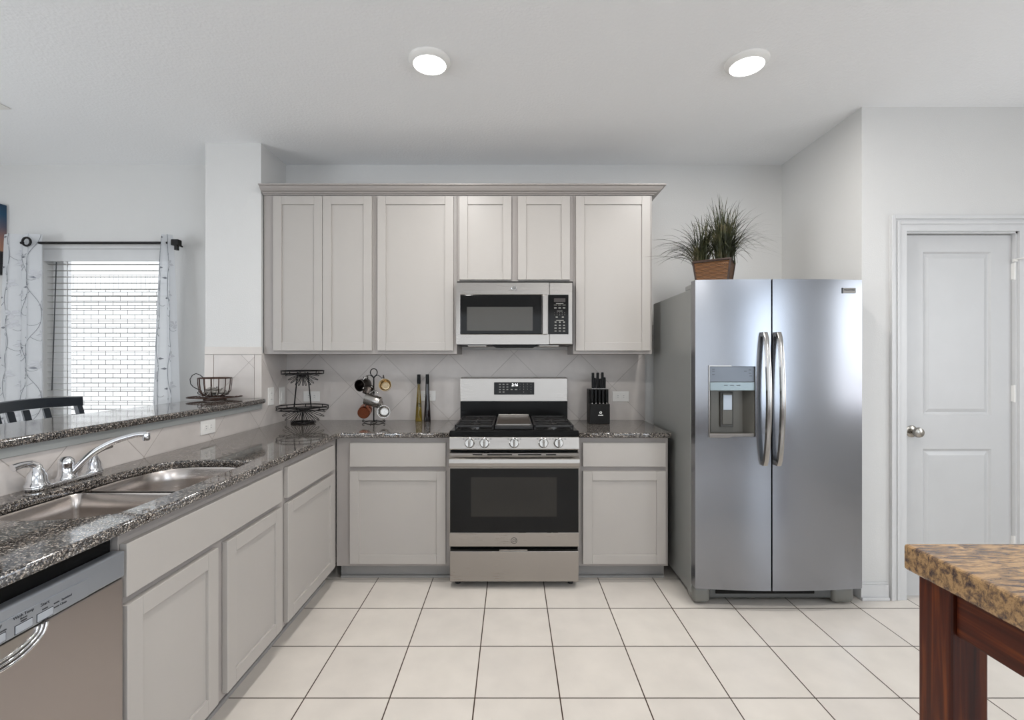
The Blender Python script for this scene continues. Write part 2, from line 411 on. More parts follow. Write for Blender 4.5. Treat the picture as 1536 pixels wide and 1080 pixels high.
def text(body, size, loc, rot, mat, parent, name='lettering', ext=.0003, align='CENTER', sx=1, shear=0):
    cu = bpy.data.curves.new('t', 'FONT'); cu.body = body; cu.size = size; cu.extrude = ext; cu.align_x = align; cu.align_y = 'CENTER'; cu.shear = shear
    t = bpy.data.objects.new('t', cu); C.objects.link(t)
    dg = bpy.context.evaluated_depsgraph_get(); me = bpy.data.meshes.new_from_object(t.evaluated_get(dg))
    bpy.data.objects.remove(t); bpy.data.curves.remove(cu)
    from mathutils import Euler
    me.transform(Matrix.Translation(Vector(loc)) @ Euler(rot).to_matrix().to_4x4() @ Matrix.Diagonal((sx, 1, 1, 1)))
    me.name = name
    return link(name, me, mat, parent)
FRONT = (PI/2, 0, 0)          # text facing -Y
SIDE = (PI/2, 0, PI/2)        # text facing +X
def flat(outline, holes, z0, z1, bev, name, mat, parent=None):
    """2D outline with holes, extruded between z0 and z1 with rounded edges"""
    cu = bpy.data.curves.new('c', 'CURVE'); cu.dimensions = '2D'; cu.fill_mode = 'BOTH'
    for pts in [outline]+holes:
        sp = cu.splines.new('POLY'); sp.points.add(len(pts)-1); sp.use_cyclic_u = True
        for p, q in zip(sp.points, pts): p.co = (q[0], q[1], 0, 1)
    cu.extrude = (z1-z0)/2-bev; cu.bevel_depth = bev; cu.bevel_resolution = 3; cu.offset = -bev
    t = bpy.data.objects.new('c', cu); C.objects.link(t)
    dg = bpy.context.evaluated_depsgraph_get(); me = bpy.data.meshes.new_from_object(t.evaluated_get(dg))
    bpy.data.objects.remove(t); bpy.data.curves.remove(cu)
    me.transform(Matrix.Translation((0, 0, (z0+z1)/2))); me.name = name
    return link(name, me, mat, parent)
def rrect(x0, x1, y0, y1, r, n=6):
    out = []
    rs = r if isinstance(r, (list, tuple)) else [r]*4
    for (cx, cy, a0), rr in zip(((x1, y1, 0), (x0, y1, PI/2), (x0, y0, PI), (x1, y0, 1.5*PI)), rs):
        sx = -1 if cx == x1 else 1; sy = -1 if cy == y1 else 1
        for k in range(n+1):
            a = a0+PI/2*k/n; out.append((cx+sx*rr+rr*math.cos(a), cy+sy*rr+rr*math.sin(a)))
    return out
def px(x, D): return (x-768)*D/F
def pz(y, D): return H-(y-540.5)*D/F

# ------------------------------------------------------------------ room shell
XL, XR, YB = -4.7, 3.7, -4.5
struct('floor', B().box(XL-.15, XR+.15, -1.3, WY+.15, -.1, 0), M['floor'])
struct('floor_living_room', B().box(XL-.15, XR+.15, YB-.15, -1.3, -.1, 0), M['carpet'])
struct('ceiling', B().box(XL-.15, XR+.15, YB-.15, WY+.15, CZ, CZ+.1), M['ceiling'])
WX0, WX1, WZ0, WZ1 = -3.366, -2.47, .80, 2.154
b = B(); b.box(XL, WX0, WY, WY+.15, 0, CZ).box(WX1, 1.94, WY, WY+.15, 0, CZ).box(WX0, WX1, WY, WY+.15, WZ1, CZ).box(WX0, WX1, WY, WY+.15, 0, WZ0)
struct('wall_back', b, M['wall'])
AX, DY = 1.94, 2.607                     # alcove side wall and door wall
struct('wall_alcove', B().box(AX, AX+.12, DY, WY+.15, 0, CZ), M['wall'])
DX0, DX1, DZ1 = 2.172, 2.812, 2.045
b = B(); b.box(AX+.12, DX0, DY, DY+.12, 0, CZ).box(DX1, XR, DY, DY+.12, 0, CZ).box(DX0, DX1, DY, DY+.12, DZ1, CZ)
struct('wall_door', b, M['wall'])
RW = (.5, 1.6, .88, 2.13)
RW2 = (-3.9, -1.3, .25, 2.35)
b = B(); b.box(XR, XR+.15, YB, RW2[0], 0, CZ).box(XR, XR+.15, RW2[1], RW[0], 0, CZ).box(XR, XR+.15, RW2[0], RW2[1], RW2[3], CZ).box(XR, XR+.15, RW2[0], RW2[1], 0, RW2[2]).box(XR, XR+.15, RW[1], DY+.12, 0, CZ).box(XR, XR+.15, RW[0], RW[1], RW[3], CZ).box(XR, XR+.15, RW[0], RW[1], 0, RW[2])
struct('wall_right', b, M['wall'])
LW = (-.9, 1.3, .8, 2.2)
b = B(); b.box(XL-.15, XL, YB, LW[0], 0, CZ).box(XL-.15, XL, LW[1], WY+.15, 0, CZ).box(XL-.15, XL, LW[0], LW[1], LW[3], CZ).box(XL-.15, XL, LW[0], LW[1], 0, LW[2])
struct('wall_left', b, M['wall'])
BW = (-2.95, 2.55, .06, 2.35)
b = B(); b.box(XL-.15, BW[0], YB-.15, YB, 0, CZ).box(BW[1], XR+.15, YB-.15, YB, 0, CZ).box(BW[0], BW[1], YB-.15, YB, BW[3], CZ).box(BW[0], BW[1], YB-.15, YB, 0, BW[2])
struct('wall_rear', b, M['wall'])
# panes of the unseen walls; rear and rear side ones added for fill lamps
for nm, bx in (('window_2', (XR+.08, XR+.085, RW[0], RW[1], RW[2], RW[3])), ('added_window_5', (XR+.08, XR+.085, RW2[0], RW2[1], RW2[2], RW2[3])), ('window_3', (XL-.085, XL-.08, LW[0], LW[1], LW[2], LW[3])), ('added_window_4', (BW[0], BW[1], YB-.085, YB-.08, BW[2], BW[3]))):
    struct(nm, B().box(*bx), M['glass'])
PX0, PX1, PY = -1.985, -1.625, 3.043
struct('wall_pillar', B().box(PX0, PX1, PY, WY, 0, CZ), M['wall'])
struct('wall_pony', B().box(-1.75, PX1, -.6, PY-.001, 0, 1.049), M['wall'])
# backsplash
struct('trim_1', B().box(-1.616, .955, WY-.008, WY, .86, 1.40), M['splash'], label='pale diagonal backsplash tile behind the stove')
struct('trim_2', B().box(PX1, PX1+.008, .3, WY-.009, .86, 1.012).box(PX1, PX1+.008, PY, WY-.009, 1.012, 1.372).box(PX1, PX1+.008, 3.0, PY, 1.012, 1.05), M['splash_side'])
struct('trim_3', B().box(PX0+.06, PX1-.04, PY-.008, PY, 1.08, 1.36), M['splash_pillar'])
b = B(); b.box(PX0, PX0+.057, PY-.009, PY, 1.08, 1.36, .001).box(PX1-.037, PX1+.008, PY-.009, PY-.0005, 1.08, 1.36, .001).box(PX0, PX1+.008, PY-.009, PY-.0005, 1.363, 1.412, .002)
struct('trim_4', b, M['splash_border'])
# painted trim board below the bar top
struct('trim_5', B().box(PX1+.001, PX1+.014, -.5, PY-.01, 1.013, 1.049, .002), plain('grey_trim_paint', srgb(176, 178, 175), .5))
# baseboards
def base_b(b, x0, x1, y, h=.085):
    b.box(x0, x1, y-.014, y, 0, h, .003); b.box(x0, x1, y-.010, y, h, h+.012, .003); b.box(x0, x1, y-.024, y-.014, 0, .018, .004)
b = B(); base_b(b, AX-.014, DX0-.092, DY)
b.box(AX-.014, AX, DY, WY, 0, .085, .003)
struct('baseboard_alcove', b, M['trim'])
b = B(); base_b(b, DX1+.092, XR, DY); struct('baseboard_right', b, M['trim'])
# door casing
b = B()
def casing(b, x0, x1, z1, w_, y):
    for (a, c) in ((x0-w_, x0), (x1, x1+w_)):
        s = 1 if a < x0 else -1
        out = a if s == 1 else c
        b.box(min(a, c), max(a, c), y-.012, y, 0, z1+w_)
        b.box(min(out, out+s*.022), max(out, out+s*.022), y-.02, y-.012, 0, z1+w_, .003)
        b.box(min(out+s*.034, out+s*.050), max(out+s*.034, out+s*.050), y-.017, y-.012, 0, z1+w_-.034, .0025)
    b.box(x0, x1, y-.012, y, z1, z1+w_)
    b.box(x0-w_+.022, x1+w_-.022, y-.02, y-.012, z1+w_-.022, z1+w_, .003)
    b.box(x0-w_+.05, x1+w_-.05, y-.017, y-.012, z1+w_-.050, z1+w_-.034, .0025)
casing(b, DX0+.008, DX1-.008, DZ1-.006, .088, DY)
b.box(DX0, DX0+.018, DY, DY+.11, 0, DZ1).box(DX1-.018, DX1, DY, DY+.11, 0, DZ1).box(DX0, DX1, DY, DY+.11, DZ1-.016, DZ1)
b.box(DX0+.018, DX0+.028, DY+.062, DY+.10, 0, DZ1-.016).box(DX0+.028, DX1-.018, DY+.062, DY+.10, DZ1-.026, DZ1-.016)
struct('trim_6', b, M['trim'])
# door slab
dx0, dx1 = DX0+.021, DX1-.020
mpF = lambda y: (lambda u, v, w_: (u, y+w_, v))
mpS = lambda x: (lambda u, v, w_: (x-w_, u, v))
b = B(); b.plate(mpF(DY+.022), dx0, dx1, .012, DZ1-.020, .036, [(dx0+.105, dx1-.112, 1.018, 1.931), (dx0+.105, dx1-.112, .2, .829)], [(.010, .009), (.016, .010), (.036, .003), (.038, .003)])
door = struct('door_1', b, M['door']); door['_o'] = [0, 0, 0]
kx, kz = px(1369, DY), .928
b = B().lathe([(0, -.004), (.033, -.004), (.033, .002), (.026, .006), (.011, .008), (.010, .022), (.014, .028), (.026, .036), (.0285, .046), (.025, .056), (.012, .0615), (0, .062)], (kx+.012, DY+.022, kz), (0, -1, 0))
obj('door_knob', b, M['nickel'], door, 40)
for z in (1.82, 1.14, .30):
    obj('hinge', B().box(dx1-.002, dx1+.012, DY+.008, DY+.022, z-.045, z+.045, .001).cyl((dx1+.004, DY+.006, z-.048), (dx1+.004, DY+.006, z+.048), .006), M['white'], door)
t = B(); t.tube([(dx1+.004, DY+.002, 1.885), (dx1+.004, DY-.03, 1.885), (dx1+.03, DY-.055, 1.885)], .004).cyl((dx1+.03, DY-.055, 1.885), (dx1+.042, DY-.064, 1.885), .009)
t.box(dx1-.006, dx1+.014, DY-.004, DY+.01, 1.872, 1.888)
obj('door_stop', t, M['white'], door)

# ------------------------------------------------------------------ dining window, blind, curtains
win = struct('window_1', B().box(WX0, WX0+.075, WY+.07, WY+.13, WZ0, WZ1).box(WX1-.05, WX1, WY+.07, WY+.13, WZ0, WZ1).box(WX0+.075, WX1-.05, WY+.07, WY+.13, WZ1-.06, WZ1).box(WX0+.075, WX1-.05, WY+.07, WY+.13, WZ0, WZ0+.06), M['trim'])
win['_o'] = [0, 0, 0]
obj('window_pane', B().box(WX0+.075, WX1-.05, WY+.098, WY+.102, WZ0+.06, WZ1-.06), M['glass'], win)
win.data.materials.clear(); win.data.materials.append(plain('white_vinyl', srgb(246, 246, 246), .4))
obj('window_sill', B().box(WX0-.04, WX1+.04, WY-.03, WY+.07, WZ0-.02, WZ0, .004), M['trim'], win)
bl = thing('window_blind', 'white two inch slatted blind, open, hanging in the dining window', 'blind', (-2.92, WY+.02, 2.06))
obj('valance', B().box(WX0+.004, WX1-.004, WY-.006, WY+.004, 2.035, 2.125, .004).box(WX0+.004, WX1-.004, WY-.012, WY+.004, 2.125, 2.15, .004), M['trim'], bl)
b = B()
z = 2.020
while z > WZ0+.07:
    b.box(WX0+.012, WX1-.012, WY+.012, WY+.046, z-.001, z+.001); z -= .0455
obj('slats', b, plain('blind_slat_backlit_shade', srgb(150, 148, 142), .5), bl)  # white slats coloured grey, their backlit shade put into the colour
for x in (WX0+.16, WX0+.47, WX0+.74):
    obj('ladder_cord', B().tube([(x, WY+.006, 2.04), (x, WY+.006, WZ0+.06)], .0009, 5).tube([(x, WY+.058, 2.04), (x, WY+.058, WZ0+.06)], .0009, 5), M['white'], bl)
obj('bottom_rail', B().box(WX0+.012, WX1-.012, WY+.008, WY+.056, WZ0+.035, WZ0+.055, .003), M['white'], bl)
obj('tilt_wand', B().cyl((px(86, 3.375), WY-.012, 2.03), (px(81, 3.375), WY-.02, 1.11), .0035, seg=8), M['ink'], bl)

RY = 3.275; RZ = H+176*RY/F
rod = thing('curtain_rod', 'black metal curtain rod with square bracket above the dining window', 'curtain rod', (-2.9, RY, RZ))
obj('rod', B().cyl((-3.42, RY, RZ), (px(262, RY), RY, RZ), .0095), M['iron'], rod, 40)
obj('bracket', B().box(px(259, RY), px(270, RY), RY-.02, RY+.02, RZ-.02, RZ+.022, .004).box(px(263, RY), px(267, RY), RY-.012, RY+.012, RZ-.05, RZ-.02).cyl((-2.372, RY, RZ), (-2.372, WY, RZ), .006), M['iron'], rod)
obj('bracket', B().cyl((-3.41, RY+.012, RZ), (-3.41, WY, RZ), .007).box(-3.42, -3.40, RY+.01, RY+.03, RZ-.02, RZ+.02, .003), M['iron'], rod)
def curtain(name, label, xt0, xt1, xb0, xb1, folds, amp, z0, z1, phase, vines, ybase, grommets):
    cx = (xt0+xt1)/2
    t = thing(name, label, 'curtain', (cx, ybase, z0), 'sheer floral curtains at the dining window')
    def P(u, v, off=0):      # u across, v 0 top .. 1 bottom
        x0 = xt0+(xb0-xt0)*v**.7; x1 = xt1+(xb1-xt1)*v**.7
        a = u*folds*2*PI+phase
        ax = (x1-x0)*.16/folds
        return Vector((x0+u*(x1-x0)+ax*math.sin(2*a)*.7, ybase+amp*math.sin(a)*(.75+.25*v)+off, z1+(z0-z1)*v))
    b = B(); nu, nv = 28*folds, 44
    g = [[b.bm.verts.new(P(i/nu, j/nv)) for i in range(nu+1)] for j in range(nv+1)]
    for j in range(nv):
        for i in range(nu): b.bm.faces.new((g[j][i], g[j][i+1], g[j+1][i+1], g[j+1][i]))
    fab = obj('fabric', b, M['curtain'], t, 180)
    e = B()
    Hh = z1-z0
    for vi, (u0, s) in enumerate(vines):
        n = int(Hh/.034)
        rep = .30
        k = 0; prev = []
        for i in range(0, n*3):
            v = i/(n*3); prev.append(P(min(.99, max(.01, u0+s*.10*math.sin(v*Hh/rep*2*PI*.5+vi))), v, -.003))
        e.tube(prev, .0013, 5)
        j = 0; zz = .05+.07*vi
        while zz < Hh-.1:
            sg = s if j % 2 else -s
            v = zz/Hh; uc = u0+s*.10*math.sin(zz/rep*PI+vi)
            br = [P(min(.99, max(.01, uc+sg*.13*q)), v+(.05*math.sin(q*PI*.6)-.03*q)/Hh, -.003) for q in (0, .25, .5, .75, 1)]
            e.tube(br, .0011, 5)
            # leaf
            uu = min(.94, max(.06, uc+sg*.13)); wv = .10
            if j % 2 == 0:
                pts = [(0, 0), (.45*wv, -.008), (1.0*wv, 0), (.45*wv, .008)]
                vs = [P(min(.99, max(.01, uu+sg*a_)), v-.03/Hh+c_/Hh, -.004) for a_, c_ in pts]
                e.quad(*vs)
            else:
                for q in range(5):
                    an = q*2*PI/5+.3
                    da, dc = math.cos(an), math.sin(an)
                    def R(a_, c_): return P(min(.99, max(.01, uu+sg*.02+a_*wv*1.1)), v-.02/Hh+c_*.034/Hh, -.004)
                    e.bm.faces.ensure_lookup_table(); e.quad(R(0, 0), R(da*.6-dc*.3, dc*.6+da*.3), R(da, dc), R(da*.6+dc*.3, dc*.6-da*.3)); e.bm.faces.ensure_lookup_table(); e.bm.faces[-1].material_index = 1
            zz += .105; j += 1
    em = obj('embroidery_pattern', e, M['thread'], fab); em.data.materials.append(M['petal'])
    for u in grommets:
        p = P(u, 0); obj('grommet', B().ring((p.x, p.y-.006, RZ), .028, .007, 24, (0, -1, 0)), M['iron'], t, 60)
    return t
curtain('sheer_curtain', 'pale sheer curtain with grey vine embroidery, gathered at window side below canvas', px(8, 3.27), px(64, 3.27), px(-4, 3.27), px(64, 3.27), 2, .024, .05, H+189*3.27/F, 2.2, [(.18, 1), (.55, -1), (.80, 1)], 3.262, [.72])
curtain('sheer_curtain', 'narrow sheer curtain with grey vine embroidery, hanging nearest the white pillar', px(241, 3.27), px(258, 3.27), px(220, 3.27), px(273, 3.27), 2, .022, .05, H+188*3.27/F, .6, [(.25, -1), (.75, 1)], 3.262, [])
pic = tag(obj('wall_canvas', B().box(-4.45, px(10.5, WY), WY-.045, WY-.001, 1.935, 2.437, .002), M['canvas']), 'unframed sunset canvas print hanging on wall beside the curtain', 'picture')
# outside
struct('outside_ground', B().box(-12, 12, WY+.3, 14, -.25, -.15), M['ground'])
struct('outside_brick_wall', B().box(-9.5, 3, 6.9, 7.1, -.15, 2.37), M['brick'])
b = B()
x = -9.5
while x < 3: b.box(x+.004, x+.062, 6.895, 6.99, 2.375, 2.57, .002); x += .0665
struct('outside_brick_frieze', b, plain('white_soldier_brick', srgb(246, 245, 243), .9))
struct('outside_eave', B().box(-9.5, 3, 6.9, 7.1, 2.58, 2.95), M['ground2'])
struct('outside_fence', B().box(6.2, 6.3, -4, 3, -.15, 1.32), M['terracotta'])
struct('outside_lawn', B().box(XR+.2, 12, -9, WY, -.25, -.15), M['ground'])

# dining chair
ch = thing('dining_chair', 'black wooden dining chair with slatted back beyond the raised bar', 'chair', (-2.55, 2.70, 0))
cy = [2.487, 2.57, 2.667, 2.783, 2.952]
def bow(y): return -2.72-.045*math.sin(PI*(y-2.46)/.52)
b = B(); rb = []
for i in range(25):
    y = 2.45+i*.52/24; x = bow(y); zt = 1.098+.006*math.sin(PI*i/24)
    rb.append([b.bm.verts.new(p) for p in ((x-.011, y, zt), (x+.011, y, zt-.003), (x+.014, y, zt-.058), (x-.008, y, zt-.058))])
for a, c in zip(rb, rb[1:]):
    for k in range(4): b.bm.faces.new((a[k], a[(k+1) % 4], c[(k+1) % 4], c[k]))
b.bm.faces.new(rb[0][::-1]); b.bm.faces.new(rb[-1]); bmesh.ops.recalc_face_normals(b.bm, faces=b.bm.faces[:])
obj('top_rail', b, M['chairwood'], ch, 35)
def lean(b, x, y, z0, z1, hw, hd, sl=.28):
    vs = [b.bm.verts.new((x+dx+(sl*(z1-zz)), y+dy, zz)) for zz in (z1, z0) for dx, dy in ((-hd, -hw), (hd, -hw), (hd, hw), (-hd, hw))]
    for f in ((3, 2, 1, 0), (4, 5, 6, 7), (0, 1, 5, 4), (1, 2, 6, 5), (2, 3, 7, 6), (3, 0, 4, 7)): b.bm.faces.new([vs[i] for i in f])
    return b
for y in cy[1:4]: obj('back_slat', lean(B(), bow(y), y, .66, 1.042, .019, .005), M['chairwood'], ch)
for y in (2.468, 2.952): obj('leg', lean(B(), bow(y), y, .62, 1.045, .017, .013).box(bow(y)+.105, bow(y)+.137, y-.017, y+.017, 0, .62), M['chairwood'], ch)
obj('seat', B().box(-2.62, -2.2, 2.45, 2.97, .60, .64, .008), M['chairwood'], ch)
for y in (2.475, 2.945): obj('leg', B().box(-2.245, -2.21, y-.017, y+.017, 0, .60, .003), M['chairwood'], ch)

# ------------------------------------------------------------------ granite tops
ZC = .898
GT = .030
XF = -1.018    # peninsula front edge
YF = 2.765     # back run front edge
hole = []
hole = [(-1.103, 1.95), (-1.15, 1.995), (-1.25, 2.012), (-1.33, 2.012), (-1.42, 1.99), (-1.47, 1.92), (-1.49, 1.80), (-1.500, 1.64), (-1.505, 1.48), (-1.495, 1.36), (-1.45, 1.285), (-1.38, 1.262), (-1.28, 1.258), (-1.19, 1.272), (-1.125, 1.31), (-1.103, 1.37)]
def smooth_closed(p, n=6):
    out = []
    for i in range(len(p)):
        p0, p1, p2, p3 = (Vector(p[(i+k-1) % len(p)]) for k in range(4))
        for j in range(n):
            t_ = j/n
            out.append(tuple(.5*((2*p1)+(p2-p0)*t_+(2*p0-5*p1+4*p2-p3)*t_*t_+(3*p1-p0-3*p2+p3)*t_**3)))
    return out
hole = smooth_closed(hole)
corner = [(XF-.0+.03*(1-math.cos(a)), YF-.03*(1-math.sin(a))) for a in [PI/2*k/5 for k in range(6)]]
outl = [(-1.612, .25), (XF, .25), (XF, YF-.03), (XF+.009, YF-.009), (XF+.03, YF), (-.366, YF), (-.366, WY-.010), (-1.612, WY-.010)]
ct = flat(outl, [hole], ZC-GT, ZC, .007, 'granite_countertop', M['granite'])
tag(ct, 'L shaped speckled dark granite countertop holding the sink', 'countertop')
ct2 = flat([(.391, YF), (.93, YF), (.942, YF+.012), (.942, WY-.010), (.391, WY-.010)], [], ZC-GT, ZC, .007, 'granite_countertop', M['granite'])
tag(ct2, 'short granite countertop between stove and refrigerator', 'countertop')
bt_o = [(-1.976, -.5), (-1.575, -.5), (-1.575, 2.99), (-1.582, 3.02), (-1.60, 3.033), (-1.976, 3.033)]
bar = flat(bt_o, [], 1.05, 1.08, .009, 'granite_bar_top', M['granite'])
tag(bar, 'raised speckled granite bar top running to the white pillar', 'bar top')

# ------------------------------------------------------------------ cabinets
def shaker(parent, mp, u0, u1, v0, v1, st=.057, name='door', t=.02):
    d = obj(name, B().plate(mp, u0, u1, v0, v1, t, [(u0+st, u1-st, v0+st, v1-st)], [(.0012, .0095)]), M['cab'], parent, None)
    return d
def shaker2(parent, mp, u0, u1, v0, v1, st=.054, t=.02):
    """frame with a loose recessed panel as its child"""
    b = B()
    for a, c, e, f in ((u0, u0+st, v0, v1), (u1-st, u1, v0, v1), (u0+st+.0004, u1-st-.0004, v0, v0+st), (u0+st+.0004, u1-st-.0004, v1-st, v1)):
        b.plate(mp, a, c, e, f, t)
    d = obj('door', b, M['cab'], parent, None, .0012)
    obj('door_panel', B().plate(lambda u, v, w_: mp(u, v, w_+.009), u0+st-.006, u1-st+.006, v0+st-.006, v1-st+.006, .007), M['cab'], d)
    return d
def slabf(parent, mp, u0, u1, v0, v1, name='drawer_front', t=.02):
    return obj(name, B().plate(mp, u0, u1, v0, v1, t), M['cab'], parent, None, .0015)
# uppers
YU = 3.06
def upper(x0, x1, z0, doors, label, dz0=None):
    c = thing('wall_cabinet', label, 'cabinet', ((x0+x1)/2, WY-.01, z0), 'painted upper cabinets along the back wall')
    g = .0006
    obj('cabinet_body', B().box(x0+g, x1-g, YU, WY-.0095, z0, 2.398), M['cabframe'], c, None, .001)
    for a, e in doors: shaker2(c, mpF(YU-.021), px(a, YU-.021), px(e, YU-.021), (z0+.022) if dz0 is None else dz0, 2.388)
    return c
UX = [-1.6155, px(562, YU), px(685.5, YU), px(859.5, YU), px(978, YU)]
upper(UX[0], UX[1], 1.366, [(409.5, 483.2), (484.0, 557.5)], 'upper cabinet with two narrow doors against the white pillar')
upper(UX[1], UX[2], 1.366, [(566, 680)], 'single door upper cabinet directly left of the microwave')
upper(UX[2], UX[3], 1.838, [(689, 767), (777, 855)], 'short upper cabinet with two doors above the microwave', 1.846)
upper(UX[3], UX[4], 1.366, [(864, 975.5)], 'single door upper cabinet between microwave and refrigerator')
# crown moulding
b = B()
prof = [(0, 2.398), (-.010, 2.398), (-.014, 2.404), (-.022, 2.406), (-.026, 2.412), (-.04, 2.416), (-.052, 2.428), (-.060, 2.440), (-.072, 2.442), (-.072, 2.450), (.0, 2.450)]
xl, xr = -1.6155, UX[4]
def crown_pts(dy, z): return [(xl, YU+dy, z), (xr-dy, YU+dy, z), (xr-dy, WY-.0095, z)]
rows = [[b.bm.verts.new(p) for p in crown_pts(dy, z)] for dy, z in prof]
for i in range(len(prof)):
    a, c = rows[i], rows[(i+1) % len(prof)]
    for k in range(2): b.bm.faces.new((a[k], a[k+1], c[k+1], c[k]))
b.bm.faces.new([r[0] for r in rows]); b.bm.faces.new([r[2] for r in rows][::-1])
bmesh.ops.recalc_face_normals(b.bm, faces=b.bm.faces[:])
tag(obj('crown_moulding', b, M['cabframe']), 'grey crown moulding capping the row of upper cabinets', 'moulding')

YFc = 2.80; YDf = YFc-.021
def base_back(x0, x1, du0, du1, label):
    c = thing('base_cabinet', label, 'cabinet', ((x0+x1)/2, 3.1, 0), 'painted base cabinets')
    obj('cabinet_body', B().box(x0, x1, YFc, WY-.0095, .10, ZC-GT-.0005), M['cabframe'], c, None, .001)
    obj('toe_kick', B().box(x0, x1, YFc+.075, YFc+.09, 0, .10).box(x0+.0, x1, YFc+.06, YFc+.075, 0, .016, .004), M['toe'], c)
    slabf(c, mpF(YDf), du0, du1, .696, .836)
    shaker2(c, mpF(YDf), du0, du1, .120, .668)
    return c
base_back(-1.045, -.367, px(524.5, YDf), px(668.5, YDf), 'base cabinet with one drawer and door, in the corner left of stove')
base_back(.392, .928, px(874.5, YDf), px(998.8, YDf), 'base cabinet with one drawer and door, between stove and refrigerator')
XC = -1.050; XD = XC+.021
def base_pen(y0, y1, label, fr, doors, dname, rear=-1.6155):
    c = thing('base_cabinet', label, 'cabinet', (-1.3, (y0+y1)/2, 0), 'painted base cabinets')
    obj('cabinet_body', B().box(XC-.02, XC, y0, y1, .10, ZC-GT-.0005).box(rear, XC-.02, y0, y0+.016, .10, ZC-GT-.0005).box(rear, XC-.02, y1-.016, y1, .10, ZC-GT-.0005).box(rear, XC-.02, y0+.016, y1-.016, .10, .116), M['cabframe'], c, None, .001)
    obj('toe_kick', B().box(XC-.09, XC-.075, y0, y1, 0, .10).box(XC-.075, XC-.060, y0, y1, 0, .016, .004), M['toe'], c)
    slabf(c, mpS(XD), fr[0], fr[1], .692, .834, dname)
    for a, e in doors: shaker2(c, mpS(XD), a, e, .120, .668)
    return c
base_pen(1.252, 2.145, 'sink base cabinet with wide blank front over two doors', (1.236+.02, 2.106), [(1.258, 1.648), (1.700, 2.106)], 'false_front')
base_pen(2.146, 2.798, 'peninsula base cabinet with one drawer and door, in the inner corner', (2.160, 2.727), [(2.160, 2.727)], 'drawer_front')

# ------------------------------------------------------------------ dishwasher
dw = thing('dishwasher', 'stainless steel dishwasher built under the peninsula counter', 'dishwasher', (-1.3, .94, 0))
y0, y1 = .636, 1.246
xf = -1.030
obj('tub', B().box(-1.6, XC-.012, y0+.004, y1-.004, .02, .862), M['black'], dw)
b = B(); b.box(XC-.01, xf, y0, y1, .10, .750, .004)
dd = obj('door', b, M['steel_dw'], dw, None)
cp = obj('control_panel', B().box(XC-.01, xf+.004, y0, y1, .754, .822, .004), M['steel_panel'], dw)
obj('display_strip', B().box(xf+.0035, xf+.0065, .70, 1.138, .756, .799, .001), M['steel_panel'], cp)
obj('toe_panel', B().box(XC-.09, XC-.075, y0, y1, 0, .10), M['blackmat'], dw)
# pocket handle: arc shaped scoop, chrome lipped
b = B(); hy, hr = .945, .092
arc = [(xf+.004, hy+hr*math.cos(a), .749+.048*math.sin(a)) for a in [PI+PI*k/20 for k in range(21)]]
b.tube(arc, .0035, 8); b.tube([(xf+.003, p[1]*.9+hy*.1, .749+(p[2]-.749)*.8) for p in arc], .003, 8); b.tube([(xf+.002, p[1]*.8+hy*.2, .749+(p[2]-.749)*.6) for p in arc], .003, 8)
obj('handle', b, M['chrome'], dd, 60)
b = B(); c0 = [(hy+.085*math.cos(a), .749+.043*math.sin(a)) for a in [PI+PI*k/16 for k in range(17)]]
b.prism(c0, 'x', xf, xf+.0008); obj('pocket', b, M['steel'], dd)
M['dwbtn'] = plain('dishwasher_button_grey', srgb(158, 162, 168), .4)
for i, yy in enumerate((1.030, .985, .932, .88)):
    obj('button_surround', B().box(xf+.0062, xf+.0068, yy-.0185, yy+.0185, .7585, .7775), M['ink'], cp)
    k = obj('button', B().box(xf+.006, xf+.0085, yy-.017, yy+.017, .760, .776, .001), M['dwbtn'], cp)
def dwt(s, y, z, sz=.0085): text(s, sz, (xf+.0070, y, z), SIDE, M['ink'], cp)
dwt('Start', 1.030, .7925, .010); dwt('Wash Temp', .985, .7935); dwt('Dry', .936, .7935); dwt('Boost', .985, .7865, .006); dwt('Heated', .918, .7865, .006); dwt('Clean', 1.072, .772, .007); dwt('Sanitized', 1.080, .781, .007)
dwt('Hold 3 sec', 1.03, .7575, .0035)
b = B()
for yy, zz in ((1.030, .7815), (.985, .7810), (.945, .7810), (.915, .7810), (1.056, .781), (1.056, .772), (.91, .765)): b.box(xf+.0066, xf+.0074, yy-.006, yy+.006, zz-.0013, zz+.0013)
obj('indicator_lettering', b, M['ink'], cp)

# ------------------------------------------------------------------ sink and faucet
sk = thing('kitchen_sink', 'undermount stainless steel sink with two bowls', 'sink', (-1.3, 1.64, ZC-.2))
def bowl(y0, y1, x0, x1, rs, depth, rim):
    b = B(); rings = []
    top = ZC-GT-.001
    for ins, zz in ((-.02, rim), (0, rim), (.004, rim-.006), (.01, rim-.05), (.018, top-depth+.03), (.03, top-depth+.008), (.055, top-depth)):
        pts = rrect(x0+ins, x1-ins, y0+ins, y1-ins, [max(.02, r_-ins) for r_ in rs], 8)
        rings.append([b.bm.verts.new((p[0], p[1], zz)) for p in pts])
    for a, c in zip(rings, rings[1:]):
        n = len(a)
        for k in range(n): b.bm.faces.new((a[k], a[(k+1) % n], c[(k+1) % n], c[k]))
    cx, cy_ = (x0+x1)/2, (y0+y1)/2
    ct_ = b.bm.verts.new((cx, cy_, top-depth-.003)); a = rings[-1]
    for k in range(len(a)): b.bm.faces.new((a[k], a[(k+1) % len(a)], ct_))
    bmesh.ops.recalc_face_normals(b.bm, faces=b.bm.faces[:]); 
    for f in b.bm.faces: f.normal_flip()
    o = obj('sink_bowl', b, M['sink'], sk, 50)
    obj('drain', B().cyl((cx, cy_, top-depth-.004), (cx, cy_, top-depth+.002), .045).lathe([(.0, .003), (.03, .003), (.034, .006), (.044, .006), (.046, 0)], (cx, cy_, top-depth)), M['chrome'], o, 40)
